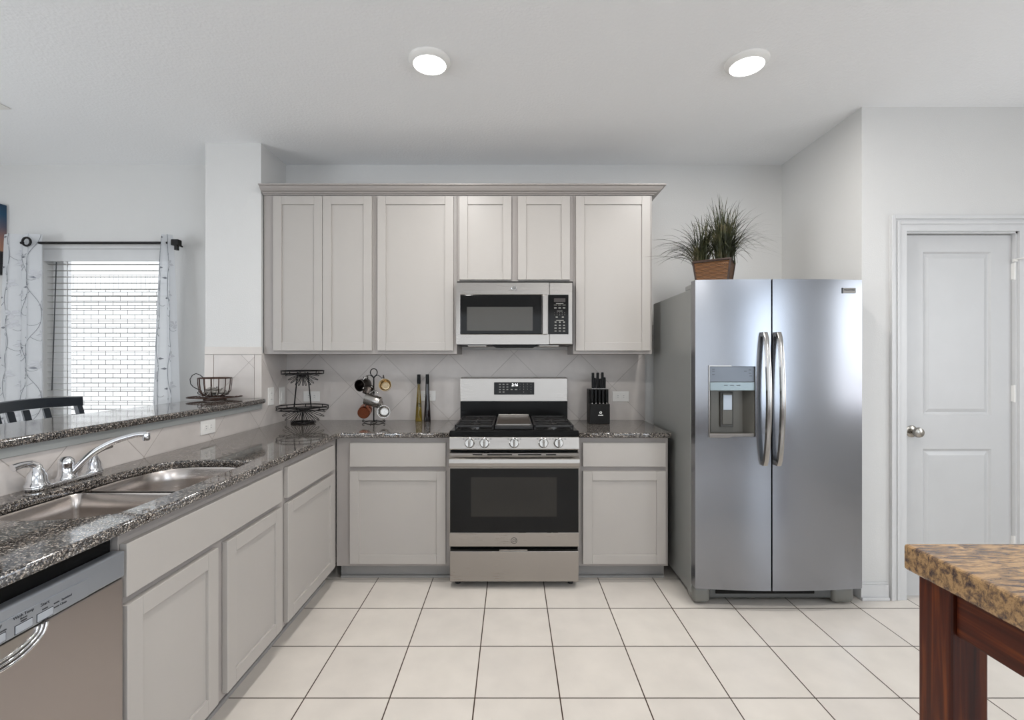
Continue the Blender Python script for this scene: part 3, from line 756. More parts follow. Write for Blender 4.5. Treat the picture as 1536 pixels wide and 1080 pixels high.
RIM = ZC-GT-.0015
bowl(1.648, 2.014, -1.495, -1.105, [.10, .14, .03, .03], .19, RIM)
bowl(1.262, 1.622, -1.505, -1.105, [.03, .03, .12, .10], .19, RIM)
obj('divider', B().box(-1.50, -1.10, 1.618, 1.652, RIM-.03, RIM-.004, .006), M['sink'], sk)
fx = -1.565; fy = 1.650
fa = thing('kitchen_faucet', 'chrome two handle faucet with long arched spout behind the sink', 'faucet', (fx, fy, ZC))
pl = flat([(p[0], p[1]) for p in rrect(fx-.030, fx+.030, fy-.132, fy+.132, .028)], [], ZC+.0003, ZC+.016, .006, 'base_plate', M['chrome'], fa)
obj('spout_hub', B().lathe([(.030, 0), (.030, .006), (.024, .012), (.022, .045), (.024, .052), (.022, .064), (.012, .074), (0, .076)], (fx, fy, ZC+.014)), M['chrome'], fa, 45)
E = Vector((-1.36, 1.755, pz(651, 1.755)))
def facp(pxs):
    out = []
    for i, (X_, Y_) in enumerate(pxs):
        t_ = i/(len(pxs)-1); D = fy+(E.y-fy)*t_+.0; out.append(((X_-768)*D/F, D, pz(Y_, D)))
    return out
pts = facp([(101, 716), (113, 704), (126, 691), (140, 679), (155, 670), (172, 662), (190, 656), (206, 652), (220, 651)])
sm = []
for i in range(len(pts)-1):
    p0, p1, p2, p3 = (Vector(pts[max(0, min(len(pts)-1, i+k-1))]) for k in range(4))
    for j in range(4):
        t_ = j/4; sm.append(.5*((2*p1)+(p2-p0)*t_+(2*p0-5*p1+4*p2-p3)*t_*t_+(3*p1-p0-3*p2+p3)*t_**3))
sm.append(Vector(pts[-1]))
sp = obj('spout', B().tube(sm, [.0125-.0035*i/len(sm) for i in range(len(sm))], 14), M['chrome'], fa, 60)
e = sm[-1]
obj('aerator', B().lathe([(0, .004), (.011, .004), (.0125, .0), (.0125, -.018), (.010, -.024), (0, -.024)], (e.x-.002, e.y, e.z)), M['chrome'], sp, 45)
for s in (-1, 1):
    yy = fy+s*.102
    hb = obj('handle', B().lathe([(.033, 0), (.033, .005), (.028, .010), (.028, .014), (.026, .018), (.026, .032), (.016, .056), (.0135, .066), (.009, .070), (0, .071)], (fx, yy, ZC+.014)), M['chrome'], fa, 45)
    if s < 0: lv = [(fx, yy, ZC+.078), (fx-.004, yy-.016, ZC+.089), (fx-.008, yy-.040, ZC+.091), (fx-.012, yy-.064, ZC+.086)]
    else: lv = [(fx, yy, ZC+.074), (fx+.004, yy+.015, ZC+.086), (fx+.010, yy+.035, ZC+.093), (fx+.016, yy+.062, ZC+.100)]
    obj('lever', B().tube(lv, [.012, .0115, .0105, .0125], 12), M['chrome'], hb, 60)

# ------------------------------------------------------------------ gas range
rg = thing('gas_range', 'stainless steel freestanding gas range with griddle and five knobs', 'stove', (.0138, 3.0, 0))
rx0, rx1 = -.3625, .3885
RF = 2.715
obj('body', B().box(rx0+.004, rx1-.004, RF+.045, 3.355, .03, .876), M['black'], rg)
obj('cooktop', B().box(rx0-.001+.002, rx1-.001, 2.735, 3.355, .878, .914, .006).box(rx0+.0, rx1, 2.725, 2.75, .880, .917, .006), M['black'], rg)
cpn = obj('control_panel', B().prism([(RF+.004, .806), (RF, .812), (RF+.012, .879), (RF+.06, .879), (RF+.06, .806)], 'x', rx0, rx1, .002), M['steel'], rg)
for kx_ in (704, 726.5, 771.3, 815.5, 838.5):
    X = px(kx_, RF-.02)
    k = obj('knob', B().lathe([(.029, 0), (.029, .005), (.026, .007), (.0255, .026), (.023, .030), (0, .031)], (X, RF+.008, .846), (0, -1, .15)), M['silver'], cpn, 45)
    obj('grip', B().box(X-.006, X+.006, RF-.036, RF-.02, .825, .868, .003), M['silver'], k)
b = B()
for kx_ in (704, 726.5, 771.3, 815.5, 838.5):
    X = px(kx_, RF); 
    for dx in (-.034, .036): b.box(X+dx-.004, X+dx+.004, RF+.004, RF+.0102, .868, .871)
obj('panel_lettering', b, M['ink'], cpn)
# oven door
od = obj('oven_door', B().box(rx0, rx1, RF, RF+.04, .249, .329, .002).box(rx0, rx1, RF, RF+.04, .700, .788, .002).box(rx0, rx0+.004, RF, RF+.04, .329, .70).box(rx1-.004, rx1, RF, RF+.04, .329, .70), M['steel'], rg)
obj('door_glass', B().box(rx0+.004, rx1-.004, RF+.002, RF+.03, .330, .702), M['glassblk'], od)
wx0, wx1 = px(706.5, RF), px(835, RF)
obj('window_screen', B().box(wx0, wx1, RF+.0008, RF+.002, pz(775, RF), pz(716, RF)), M['ovenscreen'], od)
b = B(); hp = [(RF-.044, .716), (RF-.050, .722), (RF-.052, .742), (RF-.048, .764), (RF-.040, .768), (RF-.030, .760), (RF-.030, .722)]
b.prism(hp, 'x', rx0+.003, rx1-.003, .002)
for X in (rx0+.02, rx1-.02): b.box(X-.012, X+.012, RF-.032, RF, .73, .758, .002)
obj('handle', b, M['steel'], od)
b = B()
for a, e_ in ((709, 723.5), (731, 768), (777, 812), (819, 834)): b.box(px(a, RF), px(e_, RF), RF-.0008, RF+.0005, .7765, .7835)
obj('vent_slot', b, M['black'], od)
lg = obj('badge', B().ring((px(771, RF), RF-.0005, pz(811, RF)), .017, .0014, 28, (0, -1, 0)), M['ink'], od)
text('GE', .020, (px(771, RF), RF-.0012, pz(811, RF)), FRONT, M['ink'], lg, shear=.3)
dr = obj('drawer', B().box(rx0+.003, rx1-.003, RF, RF+.04, .046, .222, .003), M['steel'], rg)
obj('drawer_pull', B().box(px(749, RF), px(791, RF), RF-.004, RF+.004, .2255, .2325, .002), M['steel'], dr)
for X in (rx0+.04, rx1-.04):
    for Y in (2.80, 3.30): obj('foot', B().cyl((X, Y, 0), (X, Y, .031), .016), M['blackmat'], rg)
# backguard
bgx0, bgx1 = px(690.5, 3.28), px(851.3, 3.28)
bgd = obj('backguard', B().box(bgx0, bgx1, 3.285, 3.355, .914, 1.04), M['black'], rg)
bs = obj('backguard_panel', B().prism([(3.277, 1.038), (3.283, 1.20), (3.355, 1.205), (3.355, 1.038)], 'x', bgx0, bgx1, .003), M['steel'], rg)
dp = obj('display', B().box(px(741, 3.27), px(801.5, 3.27), 3.272, 3.283, pz(592, 3.27), pz(573.5, 3.27), .003), M['glassblk'], bs)
text('2:16', .026, (px(772, 3.27), 3.2715, pz(577.5, 3.27)), FRONT, M['led'], dp, 'clock_digits', shear=.15)
b = B()
for cxp in (750, 755.3, 761):
    for cyp in (576.5, 580.5, 584.3, 588):
        if cxp == 761 and cyp == 588: continue
        b.box(px(cxp-1.4, 3.27), px(cxp+1.4, 3.27), 3.2712, 3.2725, pz(cyp+.7, 3.27), pz(cyp-.6, 3.27))
for cyp in (576.5, 580.5, 584.3, 588): b.box(px(797-.0, 3.27)-.004-.0*cyp, px(797, 3.27)-.001, 3.2712, 3.2725, pz(cyp+.5, 3.27), pz(cyp-.5, 3.27))
b.box(px(766, 3.27), px(769, 3.27), 3.2712, 3.2725, pz(585, 3.27), pz(583.6, 3.27)).box(px(772, 3.27), px(776, 3.27), 3.2712, 3.2725, pz(585, 3.27), pz(583.6, 3.27))
obj('key_lettering', b, M['whiteink'], dp)
for j, row in enumerate(('1', '4', '7')): pass
for cxp, col in ((780, ('1', '4', '7')), (785.5, ('2', '5', '8', '0')), (791, ('3', '6', '9'))):
    for j, ch_ in enumerate(col): text(ch_, .011, (px(cxp, 3.27), 3.2715, pz(576.5+3.8*j, 3.27)), FRONT, M['whiteink'], dp, 'key_digit')
# grates, burners, griddle
ZG = .940
def grate(x0, x1, y0, y1):
    b = B(); r = .0055
    b.box(x0, x0+.011, y0, y1, ZG-.014, ZG, .002).box(x1-.011, x1, y0, y1, ZG-.014, ZG, .002)
    for y in (y0, (y0+y1)/2-.005, y1-.011): b.box(x0, x1, y, y+.011, ZG-.014, ZG, .002)
    for X in (x0+.001, x1-.011):
        for y in (y0, (y0+y1)/2-.005, y1-.011): b.box(X, X+.010, y, y+.010, .9145, ZG-.004)
    cx = (x0+x1)/2
    for cy_ in (y0+(y1-y0)*.27, y0+(y1-y0)*.74):
        for s in (-1, 1):
            b.box(min(cx+s*.028, (x1 if s > 0 else x0)), max(cx+s*.028, (x1 if s > 0 else x0)), cy_-.004, cy_+.004, ZG-.012, ZG)
            b.box(cx-.004, cx+.004, min(cy_+s*.028, cy_+s*.09), max(cy_+s*.028, cy_+s*.09), ZG-.012, ZG)
            for s2 in (-1, 1):
                p = Vector((cx+s*.03, cy_+s2*.03, ZG-.006)); q = Vector((cx+s*.09, cy_+s2*.085, ZG-.006)); b.tube([p, q], .0045, 6)
    return b
for x0, x1 in ((rx0+.022, -.108), (.130, rx1-.022)):
    obj('grate', grate(x0, x1, 2.79, 3.262), M['blackmat'], rg)
    for cy_ in (2.79+.472*.27, 2.79+.472*.74):
        bn = obj('burner', B().lathe([(.052, 0), (.052, .004), (.034, .008), (.034, .014)], ((x0+x1)/2, cy_, .914)), M['silver'], rg, 45)
        obj('burner_cap', B().lathe([(.0, .021), (.030, .021), (.034, .018), (.034, .014)], ((x0+x1)/2, cy_, .914)), M['blackmat'], bn, 45)
gx0, gx1 = -.102, .124
b = B().box(gx0, gx1, 2.79, 3.262, .9145, .936, .003)
gd = obj('griddle', b, M['blackmat'], rg)
obj('griddle_plate', B().box(gx0+.012, gx1-.012, 2.83, 3.24, .936, .9375), plain('seasoned_steel', srgb(120, 108, 98), .35, .8), gd)
obj('griddle_rim', B().box(gx0+.008, gx1-.008, 3.243, 3.252, .936, .953, .002).box(gx0+.006, gx0+.012, 2.815, 3.243, .936, .943).box(gx1-.012, gx1-.006, 2.815, 3.243, .936, .943).box(gx0+.008, gx1-.008, 2.815, 2.825, .936, .943), M['steel'], gd)

# ------------------------------------------------------------------ microwave
MY = 2.985
mx0, mx1 = px(684, MY), px(858.8, MY)
mz0, mz1 = pz(516.5, MY), pz(424, MY)
mw = thing('microwave', 'stainless over the range microwave hung under the short cabinet', 'microwave', ((mx0+mx1)/2, 3.2, mz0))
obj('body', B().box(UX[2]+.004, UX[3]-.004, MY+.035, 3.365, mz0-.004, mz1+.008), M['blackmat'], mw)
seam = px(824, MY)
md = obj('door', B().plate(mpF(MY), mx0, seam-.001, mz0, mz1, .033, [(px(690.3, MY), px(814, MY), pz(501.5, MY), pz(442, MY))], [(.002, .006)]), M['steel'], mw, None, .003)
gl = obj('door_glass', B().box(px(690.8, MY), px(812.5, MY), MY-.001, MY+.006, pz(501, MY), pz(442.5, MY), .002), M['glassblk'], md)
obj('mesh_window', B().box(px(700.5, MY), px(799, MY), MY-.0018, MY-.001, pz(496, MY), pz(460.5, MY)), M['screen'], gl)
obj('handle', B().box(px(813.8, MY-.02), px(821.0, MY-.02), MY-.028, MY-.018, pz(502, MY), pz(443, MY), .003).box(px(815, MY), px(820, MY), MY-.02, MY, pz(449, MY), pz(445, MY)).box(px(815, MY), px(820, MY), MY-.02, MY, pz(500, MY), pz(496, MY)), M['steel'], md)
lg = obj('badge', B().cyl((px(771, MY), MY, pz(432.5, MY)), (px(771, MY), MY-.003, pz(432.5, MY)), .016, seg=28), M['silver'], md)
obj('badge_ring', B().ring((px(771, MY), MY-.003, pz(432.5, MY)), .0155, .0012, 28, (0, -1, 0)), M['chrome'], lg)
text('GE', .018, (px(771, MY), MY-.0035, pz(432.5, MY)), FRONT, M['ink'], lg, shear=.3)
mc = obj('control_side', B().box(seam+.001, mx1, MY, MY+.033, mz0, mz1, .003), M['steel'], mw)
kp = obj('keypad', B().box(px(822, MY), px(852.8, MY), MY-.0015, MY+.004, pz(501.5, MY), pz(442, MY), .002), M['glassblk'], mc)
obj('display', B().box(px(831, MY), px(848, MY), MY-.0022, MY-.0014, pz(453, MY), pz(447.5, MY)), plain('unlit_display', srgb(44, 36, 34), .3), kp)
b = B()
def mark(cx, cy_, w_, h_=.9): b.box(px(cx-w_/2, MY), px(cx+w_/2, MY), MY-.0022, MY-.0013, pz(cy_+h_/2, MY), pz(cy_-h_/2, MY))
for cyp, cells, w_, h_ in ((455.5, (839.5,), 11, .8), (457.6, (833, 839.5, 846), 4.6, .6), (462, (833, 839.5, 846), 3.6, 1.2), (466.6, (839.5,), 8.5, .7), (475.7, (835, 844.3), 3, 1.6), (480.6, (839.8,), 11.5, .8), (483.3, (833.3, 839.7, 846), 2.6, 1.6), (488, (833.3, 839.7, 846), 2.8, 1.5), (492.2, (833.3, 839.7, 846), 3.6, 1.3), (496.6, (833.3, 839.7, 846), 3.2, 1.2)):
    for c_ in cells: mark(c_, cyp, w_, h_)
obj('key_lettering', b, M['whiteink'], kp)
for j, row in enumerate(('12345', '67890')):
    for i, ch_ in enumerate(row): text(ch_, .0075, (px(832+3.75*i, MY), MY-.0018, pz(469.3+3.1*j, MY)), FRONT, M['whiteink'], kp, 'key_digit')
obj('grease_filter', B().box(mx0+.07, mx0+.19, MY+.06, 3.25, mz0-.012, mz0-.004, .002).box(mx1-.21, mx1-.08, MY+.06, 3.25, mz0-.012, mz0-.004, .002), M['steel'], mw)
obj('vent_lip', B().prism([(px(735, MY), mz0), (px(808, MY), mz0), (px(800, MY), mz0-.022), (px(744, MY), mz0-.022)], 'y', MY+.02, MY+.12, .002), M['black'], mw)

# ------------------------------------------------------------------ refrigerator
fr = thing('refrigerator', 'stainless side by side refrigerator with ice and water dispenser', 'refrigerator', (1.42, 2.9, 0))
fx0, fx1 = .975, 1.862; FD = 2.50
obj('body', B().box(fx0, fx1, 2.565, 3.24, .055, 1.713, .004), M['sidegrey'], fr)
obj('hinge_cover', B().box(fx0+.004, fx0+.075, 2.52, 2.66, 1.7135, 1.742, .006), M['sidegrey'], fr)
obj('hinge_cover', B().box(fx1-.075, fx1-.004, 2.52, 2.66, 1.7135, 1.742, .006), M['sidegrey'], fr)
sx = px(1157.5, 2.472); mid = (fx0+fx1)/2
def fy_(x): return FD-.030*(1-((x-mid)/((fx1-fx0)/2))**2)
zt, zb = 1.752, .112
def fdoor(x0, x1, cut=None):
    b = B(); n = 24; xs = [x0+(x1-x0)*i/n for i in range(n+1)]
    if cut: xs = sorted(set([round(v, 5) for v in xs]+[cut[0], cut[1]]))
    zs = [zb, cut[2], cut[3], zt] if cut else [zb, zt]
    g = {}
    def V(x, z): 
        k = (round(x, 5), round(z, 5))
        if k not in g: g[k] = b.bm.verts.new((x, fy_(x), z))
        return g[k]
    for a, c in zip(xs, xs[1:]):
        for e_, f in zip(zs, zs[1:]):
            if cut and cut[0]-1e-6 <= a and c <= cut[1]+1e-6 and abs(e_-cut[2]) < 1e-6: continue
            b.bm.faces.new((V(a, e_), V(c, e_), V(c, f), V(a, f)))
    # back and sides
    yb = 2.558
    top = [(x, zt) for x in xs]; bot = [(x, zb) for x in xs]
    for line in (top, bot):
        for p, q in zip(line, line[1:]): b.bm.faces.new((V(*p), V(*q), b.bm.verts.new((q[0], yb, q[1])), b.bm.verts.new((p[0], yb, p[1]))))
    for x in (x0, x1):
        for e_, f in zip(zs, zs[1:]): b.bm.faces.new((V(x, e_), V(x, f), b.bm.verts.new((x, yb, f)), b.bm.verts.new((x, yb, e_))))
    b.quad((x0, yb, zb), (x1, yb, zb), (x1, yb, zt), (x0, yb, zt))
    bmesh.ops.remove_doubles(b.bm, verts=b.bm.verts[:], dist=1e-5)
    bmesh.ops.recalc_face_normals(b.bm, faces=b.bm.faces[:])
    return b
cut = (round(px(1065, 2.48), 5), round(px(1132.3, 2.48), 5), pz(655, 2.48), pz(549.5, 2.48))
d1 = obj('freezer_door', fdoor(fx0, sx-.004, cut), M['steel_fridge'], fr, 30)
d2 = obj('fridge_door', fdoor(sx+.004, fx1), M['steel_fridge'], fr, 30)
obj('gasket', B().box(sx-.010, sx+.010, 2.51, 2.564, zb, zt-.004), M['black'], fr)
# dispenser
c0, c1, cz0, cz1 = cut
dpz = pz(586, 2.48)
M['disp'] = plain('dispenser_grey', srgb(98, 96, 90), .4, .3)
b = B()
yi = 2.552; yf = fy_(c0)+.001
b.quad((c0+.035, yi, cz0+.012), (c1-.03, yi, cz0+.012), (c1-.03, yi, dpz), (c0+.035, yi, dpz))
b.quad((c0, yf, cz0), (c0+.035, yi, cz0+.012), (c0+.035, yi, dpz), (c0, yf, dpz)); b.quad((c1, yf-.006, cz0), (c1-.03, yi, cz0+.012), (c1-.03, yi, dpz), (c1, yf-.006, dpz))
b.quad((c0, yf, cz0), (c1, yf-.006, cz0), (c1-.03, yi, cz0+.012), (c0+.035, yi, cz0+.012)); b.quad((c0, yf, dpz), (c1, yf-.006, dpz), (c1-.03, yi, dpz), (c0+.035, yi, dpz))
dsp = obj('dispenser', b, M['disp'], d1)
obj('dispenser_panel', B().box(c0, c1, yf-.010, yf+.03, pz(573, 2.48), cz1, .002), plain('dispenser_panel_grey', srgb(96, 100, 106), .3, .4), dsp)
obj('display_band', B().box(c0, c1, yf-.013, yf+.03, dpz-.0005, pz(573, 2.48), .003), plain('dispenser_band_grey', srgb(118, 128, 130), .25, .4), dsp)
obj('sill', B().box(c0-.002, c1+.002, yf-.012, yf+.01, cz0-.006, cz0+.016, .003), M['steel'], dsp)
obj('rim', B().box(c0-.004, c0, yf-.008, yf+.002, cz0, cz1+.004).box(c1, c1+.004, yf-.013, yf+.002, cz0, cz1+.004).box(c0-.004, c1+.004, yf-.012, yf+.002, cz1, cz1+.004), M['steel'], dsp)
ux0, ux1 = px(1083, 2.53), px(1100.5, 2.53)
obj('paddle_frame', B().box(ux0-.004, ux1+.004, yi-.012, yi-.001, pz(641, 2.53), pz(588, 2.53), .003), plain('paddle_frame_dark', srgb(70, 68, 64), .4), dsp)
obj('paddle', B().box(ux0+.004, ux1-.004, yi-.018, yi-.012, pz(637, 2.53), pz(590, 2.53), .003), M['disp'], dsp)
obj('paddle_window', B().box(ux0+.008, ux1-.008, yi-.021, yi-.018, pz(615, 2.53), pz(592.5, 2.53), .002), plain('pale_blue_paddle', srgb(178, 188, 200), .2), dsp)
b = B()
for cxp, cyp in ((1071, 554), (1071, 557), (1071, 562), (1126, 555), (1119, 557), (1126, 560), (1127, 564)): b.box(px(cxp-2, 2.475), px(cxp+2, 2.475), yf-.0108, yf-.0098, pz(cyp+.4, 2.475), pz(cyp-.4, 2.475))
for cxp in (1089.5, 1099, 1108.5): b.box(px(cxp-3, 2.475), px(cxp+2.6, 2.475), yf-.0138, yf-.0128, pz(578.6, 2.475), pz(577.6, 2.475))
obj('panel_lettering', b, M['ink'], dsp)
# handles
def fhandle(xc, par):
    b = B(); n = 26; z0_, z1_ = pz(699, 2.45), pz(498, 2.45); rows = []
    for i in range(n+1):
        t_ = i/n; z = z1_+(z0_-z1_)*t_; bow_ = math.sin(PI*t_)**.6
        yo = fy_(xc)-.018-.042*bow_; hw = .0145; dd_ = .016
        rows.append([b.bm.verts.new(p) for p in ((xc-hw, yo+dd_*.5, z), (xc-hw*.75, yo-.004, z), (xc, yo-.008, z), (xc+hw*.75, yo-.004, z), (xc+hw, yo+dd_*.5, z), (xc+hw*.7, yo+dd_, z), (xc-hw*.7, yo+dd_, z))])
    for a, c in zip(rows, rows[1:]):
        for k in range(7): b.bm.faces.new((a[k], a[(k+1) % 7], c[(k+1) % 7], c[k]))
    b.bm.faces.new(rows[0]); b.bm.faces.new(rows[-1][::-1]); bmesh.ops.recalc_face_normals(b.bm, faces=b.bm.faces[:])
    for z in (z1_-.012, z0_+.012): b.box(xc-.012, xc+.012, fy_(xc)-.018, fy_(xc)+.001, z-.012, z+.012, .003)
    obj('handle', b, M['silver'], par, 45)
fhandle(px(1153.5, 2.42)-.002, d1); fhandle(px(1173.5, 2.42), d2)
bx_ = px(1272, 2.49)
bd = obj('badge', B().box(px(1263.5, 2.49), px(1283, 2.49), fy_(bx_)-.004, fy_(bx_)+.004, pz(440, 2.49), pz(432, 2.49), .001), M['silver'], d2)
obj('badge_bar', B().box(px(1262.0, 2.49), px(1263.6, 2.49), fy_(bx_)-.006, fy_(bx_)+.004, pz(440.2, 2.49), pz(432, 2.49)), M['ink'], bd)
text('FRIGIDAIRE', .0125, (px(1273.3, 2.49), fy_(bx_)-.0045, pz(435, 2.49)), FRONT, M['ink'], bd, sx=.92)
# grille and feet
obj('base_grille', B().box(fx0+.06, fx1-.07, 2.555, 2.60, .030, .095, .012), plain('grille_grey', srgb(92, 94, 94), .4, .3), fr)
obj('grille_slot', B().box(fx0+.13, fx1-.22, 2.549, 2.556, .058, .085, .003), M['black'], fr)
for x0, x1 in ((fx0+.004, fx0+.10), (fx1-.13, fx1-.01)):
    obj('foot_cover', B().box(x0, x1, 2.535, 2.64, .012, .105, .025, 4), plain('foot_cover_grey', srgb(120, 120, 116), .35, .3), fr, 50)
    for yy in (2.59, 3.18): obj('roller', B().cyl((x0+.03, yy, .02), (x0+.055, yy, .02), .02), M['blackmat'], fr)
# potted grass on the fridge
pb = (px(1071, 2.86), 2.86, 1.7135)
pg = thing('potted_grass', 'artificial grass plant in brown woven basket on top of refrigerator', 'plant', pb)
b = B()
def frus(b, cx, cy_, z0, z1, a0, b0, a1, b1):
    vs = [b.bm.verts.new((cx+sx_*a, cy_+sy_*bb, z)) for z, a, bb in ((z0, a0, b0), (z1, a1, b1)) for sx_, sy_ in ((-1, -1), (1, -1), (1, 1), (-1, 1))]
    for f in ((3, 2, 1, 0), (4, 5, 6, 7), (0, 1, 5, 4), (1, 2, 6, 5), (2, 3, 7, 6), (3, 0, 4, 7)): b.bm.faces.new([vs[i] for i in f])
frus(b, pb[0], pb[1], pb[2], 1.918, .078, .065, .104, .085)
bk = obj('basket', b, M['basket'], pg, None, .006)
b = B()
cs = [((-1, -1), ), ((1, -1), ), ((1, 1), ), ((-1, 1), )]
for (s1, s2), in cs: b.tube([(pb[0]+s1*.078, pb[1]+s2*.065, pb[2]+.006), (pb[0]+s1*.104, pb[1]+s2*.085, 1.918)], .006, 6)
b.tube([(pb[0]+s1*.104, pb[1]+s2*.085, 1.918) for (s1, s2), in cs], .008, 6, True)
obj('basket_rim', b, plain('dark_cane', srgb(52, 34, 24), .5), bk)
b = B()
def blade(b, base, ang, reach, height, wdt):
    dr_ = rnd.uniform(.8, 1.35); cv = max(-.07, min(.07, rnd.gauss(0, .05)*reach/.2))
    d = Vector((math.cos(ang), math.sin(ang)*.75, 0)); sd = Vector((-d.y, d.x, 0)).normalized()
    n = 9; prev = None
    for i in range(n+1):
        t_ = i/n
        p = Vector(base)+d*reach*(t_**1.25)+sd*cv*t_*t_+Vector((0, 0, height*(1.9*t_-1.25*dr_*t_*t_*(reach/.30)**.55)))
        wv = wdt*(1-t_)**.6+.0003
        a, c = b.bm.verts.new(p-sd*wv), b.bm.verts.new(p+sd*wv+Vector((0, 0, wv*.3)))
        if prev: b.bm.faces.new((prev[0], prev[1], c, a))
        prev = (a, c)
for cxo, n_, hmul in ((-.075, 240, .88), (.055, 430, 1.05)):
    for i in range(n_):
        ang = rnd.uniform(0, 2*PI); q = rnd.random()**.75
        reach = .05+.28*q; height = (.31-.03*q)*hmul*rnd.uniform(.25, 1.0)**.7
        if cxo < 0 and math.cos(ang) > 0: reach *= .7
        if cxo > 0 and math.cos(ang) < 0: reach *= .6
        if math.sin(ang) > 0: reach = min(reach, .33)
        blade(b, (pb[0]+cxo+rnd.gauss(0, .02), pb[1]+rnd.gauss(0, .02), 1.90), ang, reach, height, rnd.uniform(.0024, .004))
obj('grass_blades', b, M['leaf'], pg)['kind'] = 'stuff'
pg.rotation_euler = (0, 0, -.58)

# ------------------------------------------------------------------ island table
tx, ty = .888, 1.068
tb = thing('island_table', 'counter height table with brown marble top and cherry wood legs', 'table', (1.5, .5, 0))
Tz = .91; tt = .058
tp = obj('table_top', B().box(tx, 2.3, -.35, ty, Tz-tt, Tz, .007, 3), M['marble'], tb)
lx, ly, lw = .903, 1.045, .078
for X in (lx, 2.20):
    for Y in (ly-lw, -.32): obj('leg', B().box(X, X+lw, Y, Y+lw, 0, Tz-tt-.0005, .005, 2), M['wood'], tb)
obj('apron', B().box(lx+.010, lx+.034, -.25, ly-lw-.0005, .758, Tz-tt-.0005, .003), M['woody'], tb)
obj('apron', B().box(2.24, 2.264, -.25, ly-lw-.0005, .758, Tz-tt-.0005, .003), M['woody'], tb)
obj('apron', B().box(lx+lw+.0005, 2.1995, ly-.034, ly-.010, .758, Tz-tt-.0005, .003), M['woodx'], tb)
obj('apron', B().box(lx+lw+.0005, 2.1995, -.31, -.286, .758, Tz-tt-.0005, .003), M['woodx'], tb)

# ------------------------------------------------------------------ ceiling fixtures
def can(x, y, label, power):
    t = thing('ceiling_light', label, 'ceiling light', (x, y, CZ), 'round flush ceiling lights')
    obj('trim_ring', B().lathe([(.098, 0), (.098, -.004), (.094, -.010), (.082, -.020), (.076, -.024), (.075, -.020), (.075, 0)], (x, y, CZ-.0004), seg=40), M['white'], t, 50)
    obj('diffuser', B().lathe([(.0755, -.022), (.06, -.026), (.03, -.028), (0, -.0285)], (x, y, CZ), seg=40), M['lamp'], t, 60)
    a = area('ceiling_light_glow', (x, y, CZ-.034), (0, 0, 0), .13, .13, power, (1, .975, .94), 'DISK'); a.data.cycles.is_caustics_light = False
    a.visible_glossy = True
    return t
can(-.385, 2.20, 'lit round flush light on ceiling, in line with the stove', 11)
can(1.105, 2.212, 'lit round flush light on ceiling, toward the refrigerator', 11)
for x, y in ((-.385, .95), (1.105, .95)): area('ceiling_light_behind', (x, y, CZ-.034), (0, 0, 0), .13, .13, 13, (1, .975, .94), 'DISK')
vt = thing('ceiling_vent', 'white ceiling air vent with dark slots above dining area', 'vent', (-2.95, 2.5, CZ))
obj('frame', B().box(-3.10, -2.795, 2.44, 2.625, CZ-.006, CZ-.0004, .002), M['white'], vt)
b = B()
for i in range(5): b.box(-3.08, -2.835, 2.46+i*.03, 2.475+i*.03, CZ-.0075, CZ-.0055)
obj('slot', b, M['ink'], vt)

# ------------------------------------------------------------------ outlets and switches
def outlet(mp, uc, vc, w_, h_, label, horiz=True, kind='outlet'):
    loc = mp(uc, vc, 0)
    t = thing('wall_outlet' if kind == 'outlet' else 'wall_switch', label, 'outlet' if kind == 'outlet' else 'switch', loc, 'electrical plates on the backsplash')
    obj('cover_plate', B().plate(lambda u, v, q: mp(u, v, q-.006), uc-w_/2, uc+w_/2, vc-h_/2, vc+h_/2, .0055), M['white'], t, None, .002)
    if kind == 'outlet':
        for s in (-1, 1):
            cu, cv = (uc+s*.0205, vc) if horiz else (uc, vc+s*.0205)
            f = obj('socket', B().plate(lambda u, v, q: mp(u, v, q-.0078), cu-.0145, cu+.0145, cv-.0155, cv+.0155, .002), M['white'], t, None, .0006)
            sl = B()
            for d in (-.006, .006):
                if horiz: sl.plate(lambda u, v, q: mp(u, v, q-.0082), cu-.004, cu+.004, cv+d-.001, cv+d+.001, .0006)
                else: sl.plate(lambda u, v, q: mp(u, v, q-.0082), cu+d-.001, cu+d+.001, cv-.004, cv+.004, .0006)
            obj('slot', sl, M['ink'], f)
    else:
        obj('rocker', B().plate(lambda u, v, q: mp(u, v, q-.0095), uc-.016, uc+.016, vc-.032, vc+.032, .004), M['white'], t, None, .001)
mb = mpF(WY-.008); ms = mpS(PX1+.008)
outlet(mb, px(468.5, WY), pz(594.5, WY), .118, .074, 'white outlet on backsplash behind the two tier wire stand')
outlet(mb, px(641.5, WY), pz(593.5, WY), .118, .074, 'white outlet on backsplash partly behind the tall bottles')
outlet(mb, px(930.5, WY), pz(594.5, WY), .118, .074, 'white outlet on backsplash right of the knife block')
outlet(ms, 3.145, pz(594.5, 3.145), .074, .118, 'white outlet plate on side wall at the end of the bar', False)
outlet(ms, 3.30, pz(593.5, 3.30), .074, .118, 'white rocker switch on side wall nearest the back corner', False, 'switch')
outlet(ms, 2.495, .972, .118, .074, 'white outlet below the raised bar, beyond the faucet')

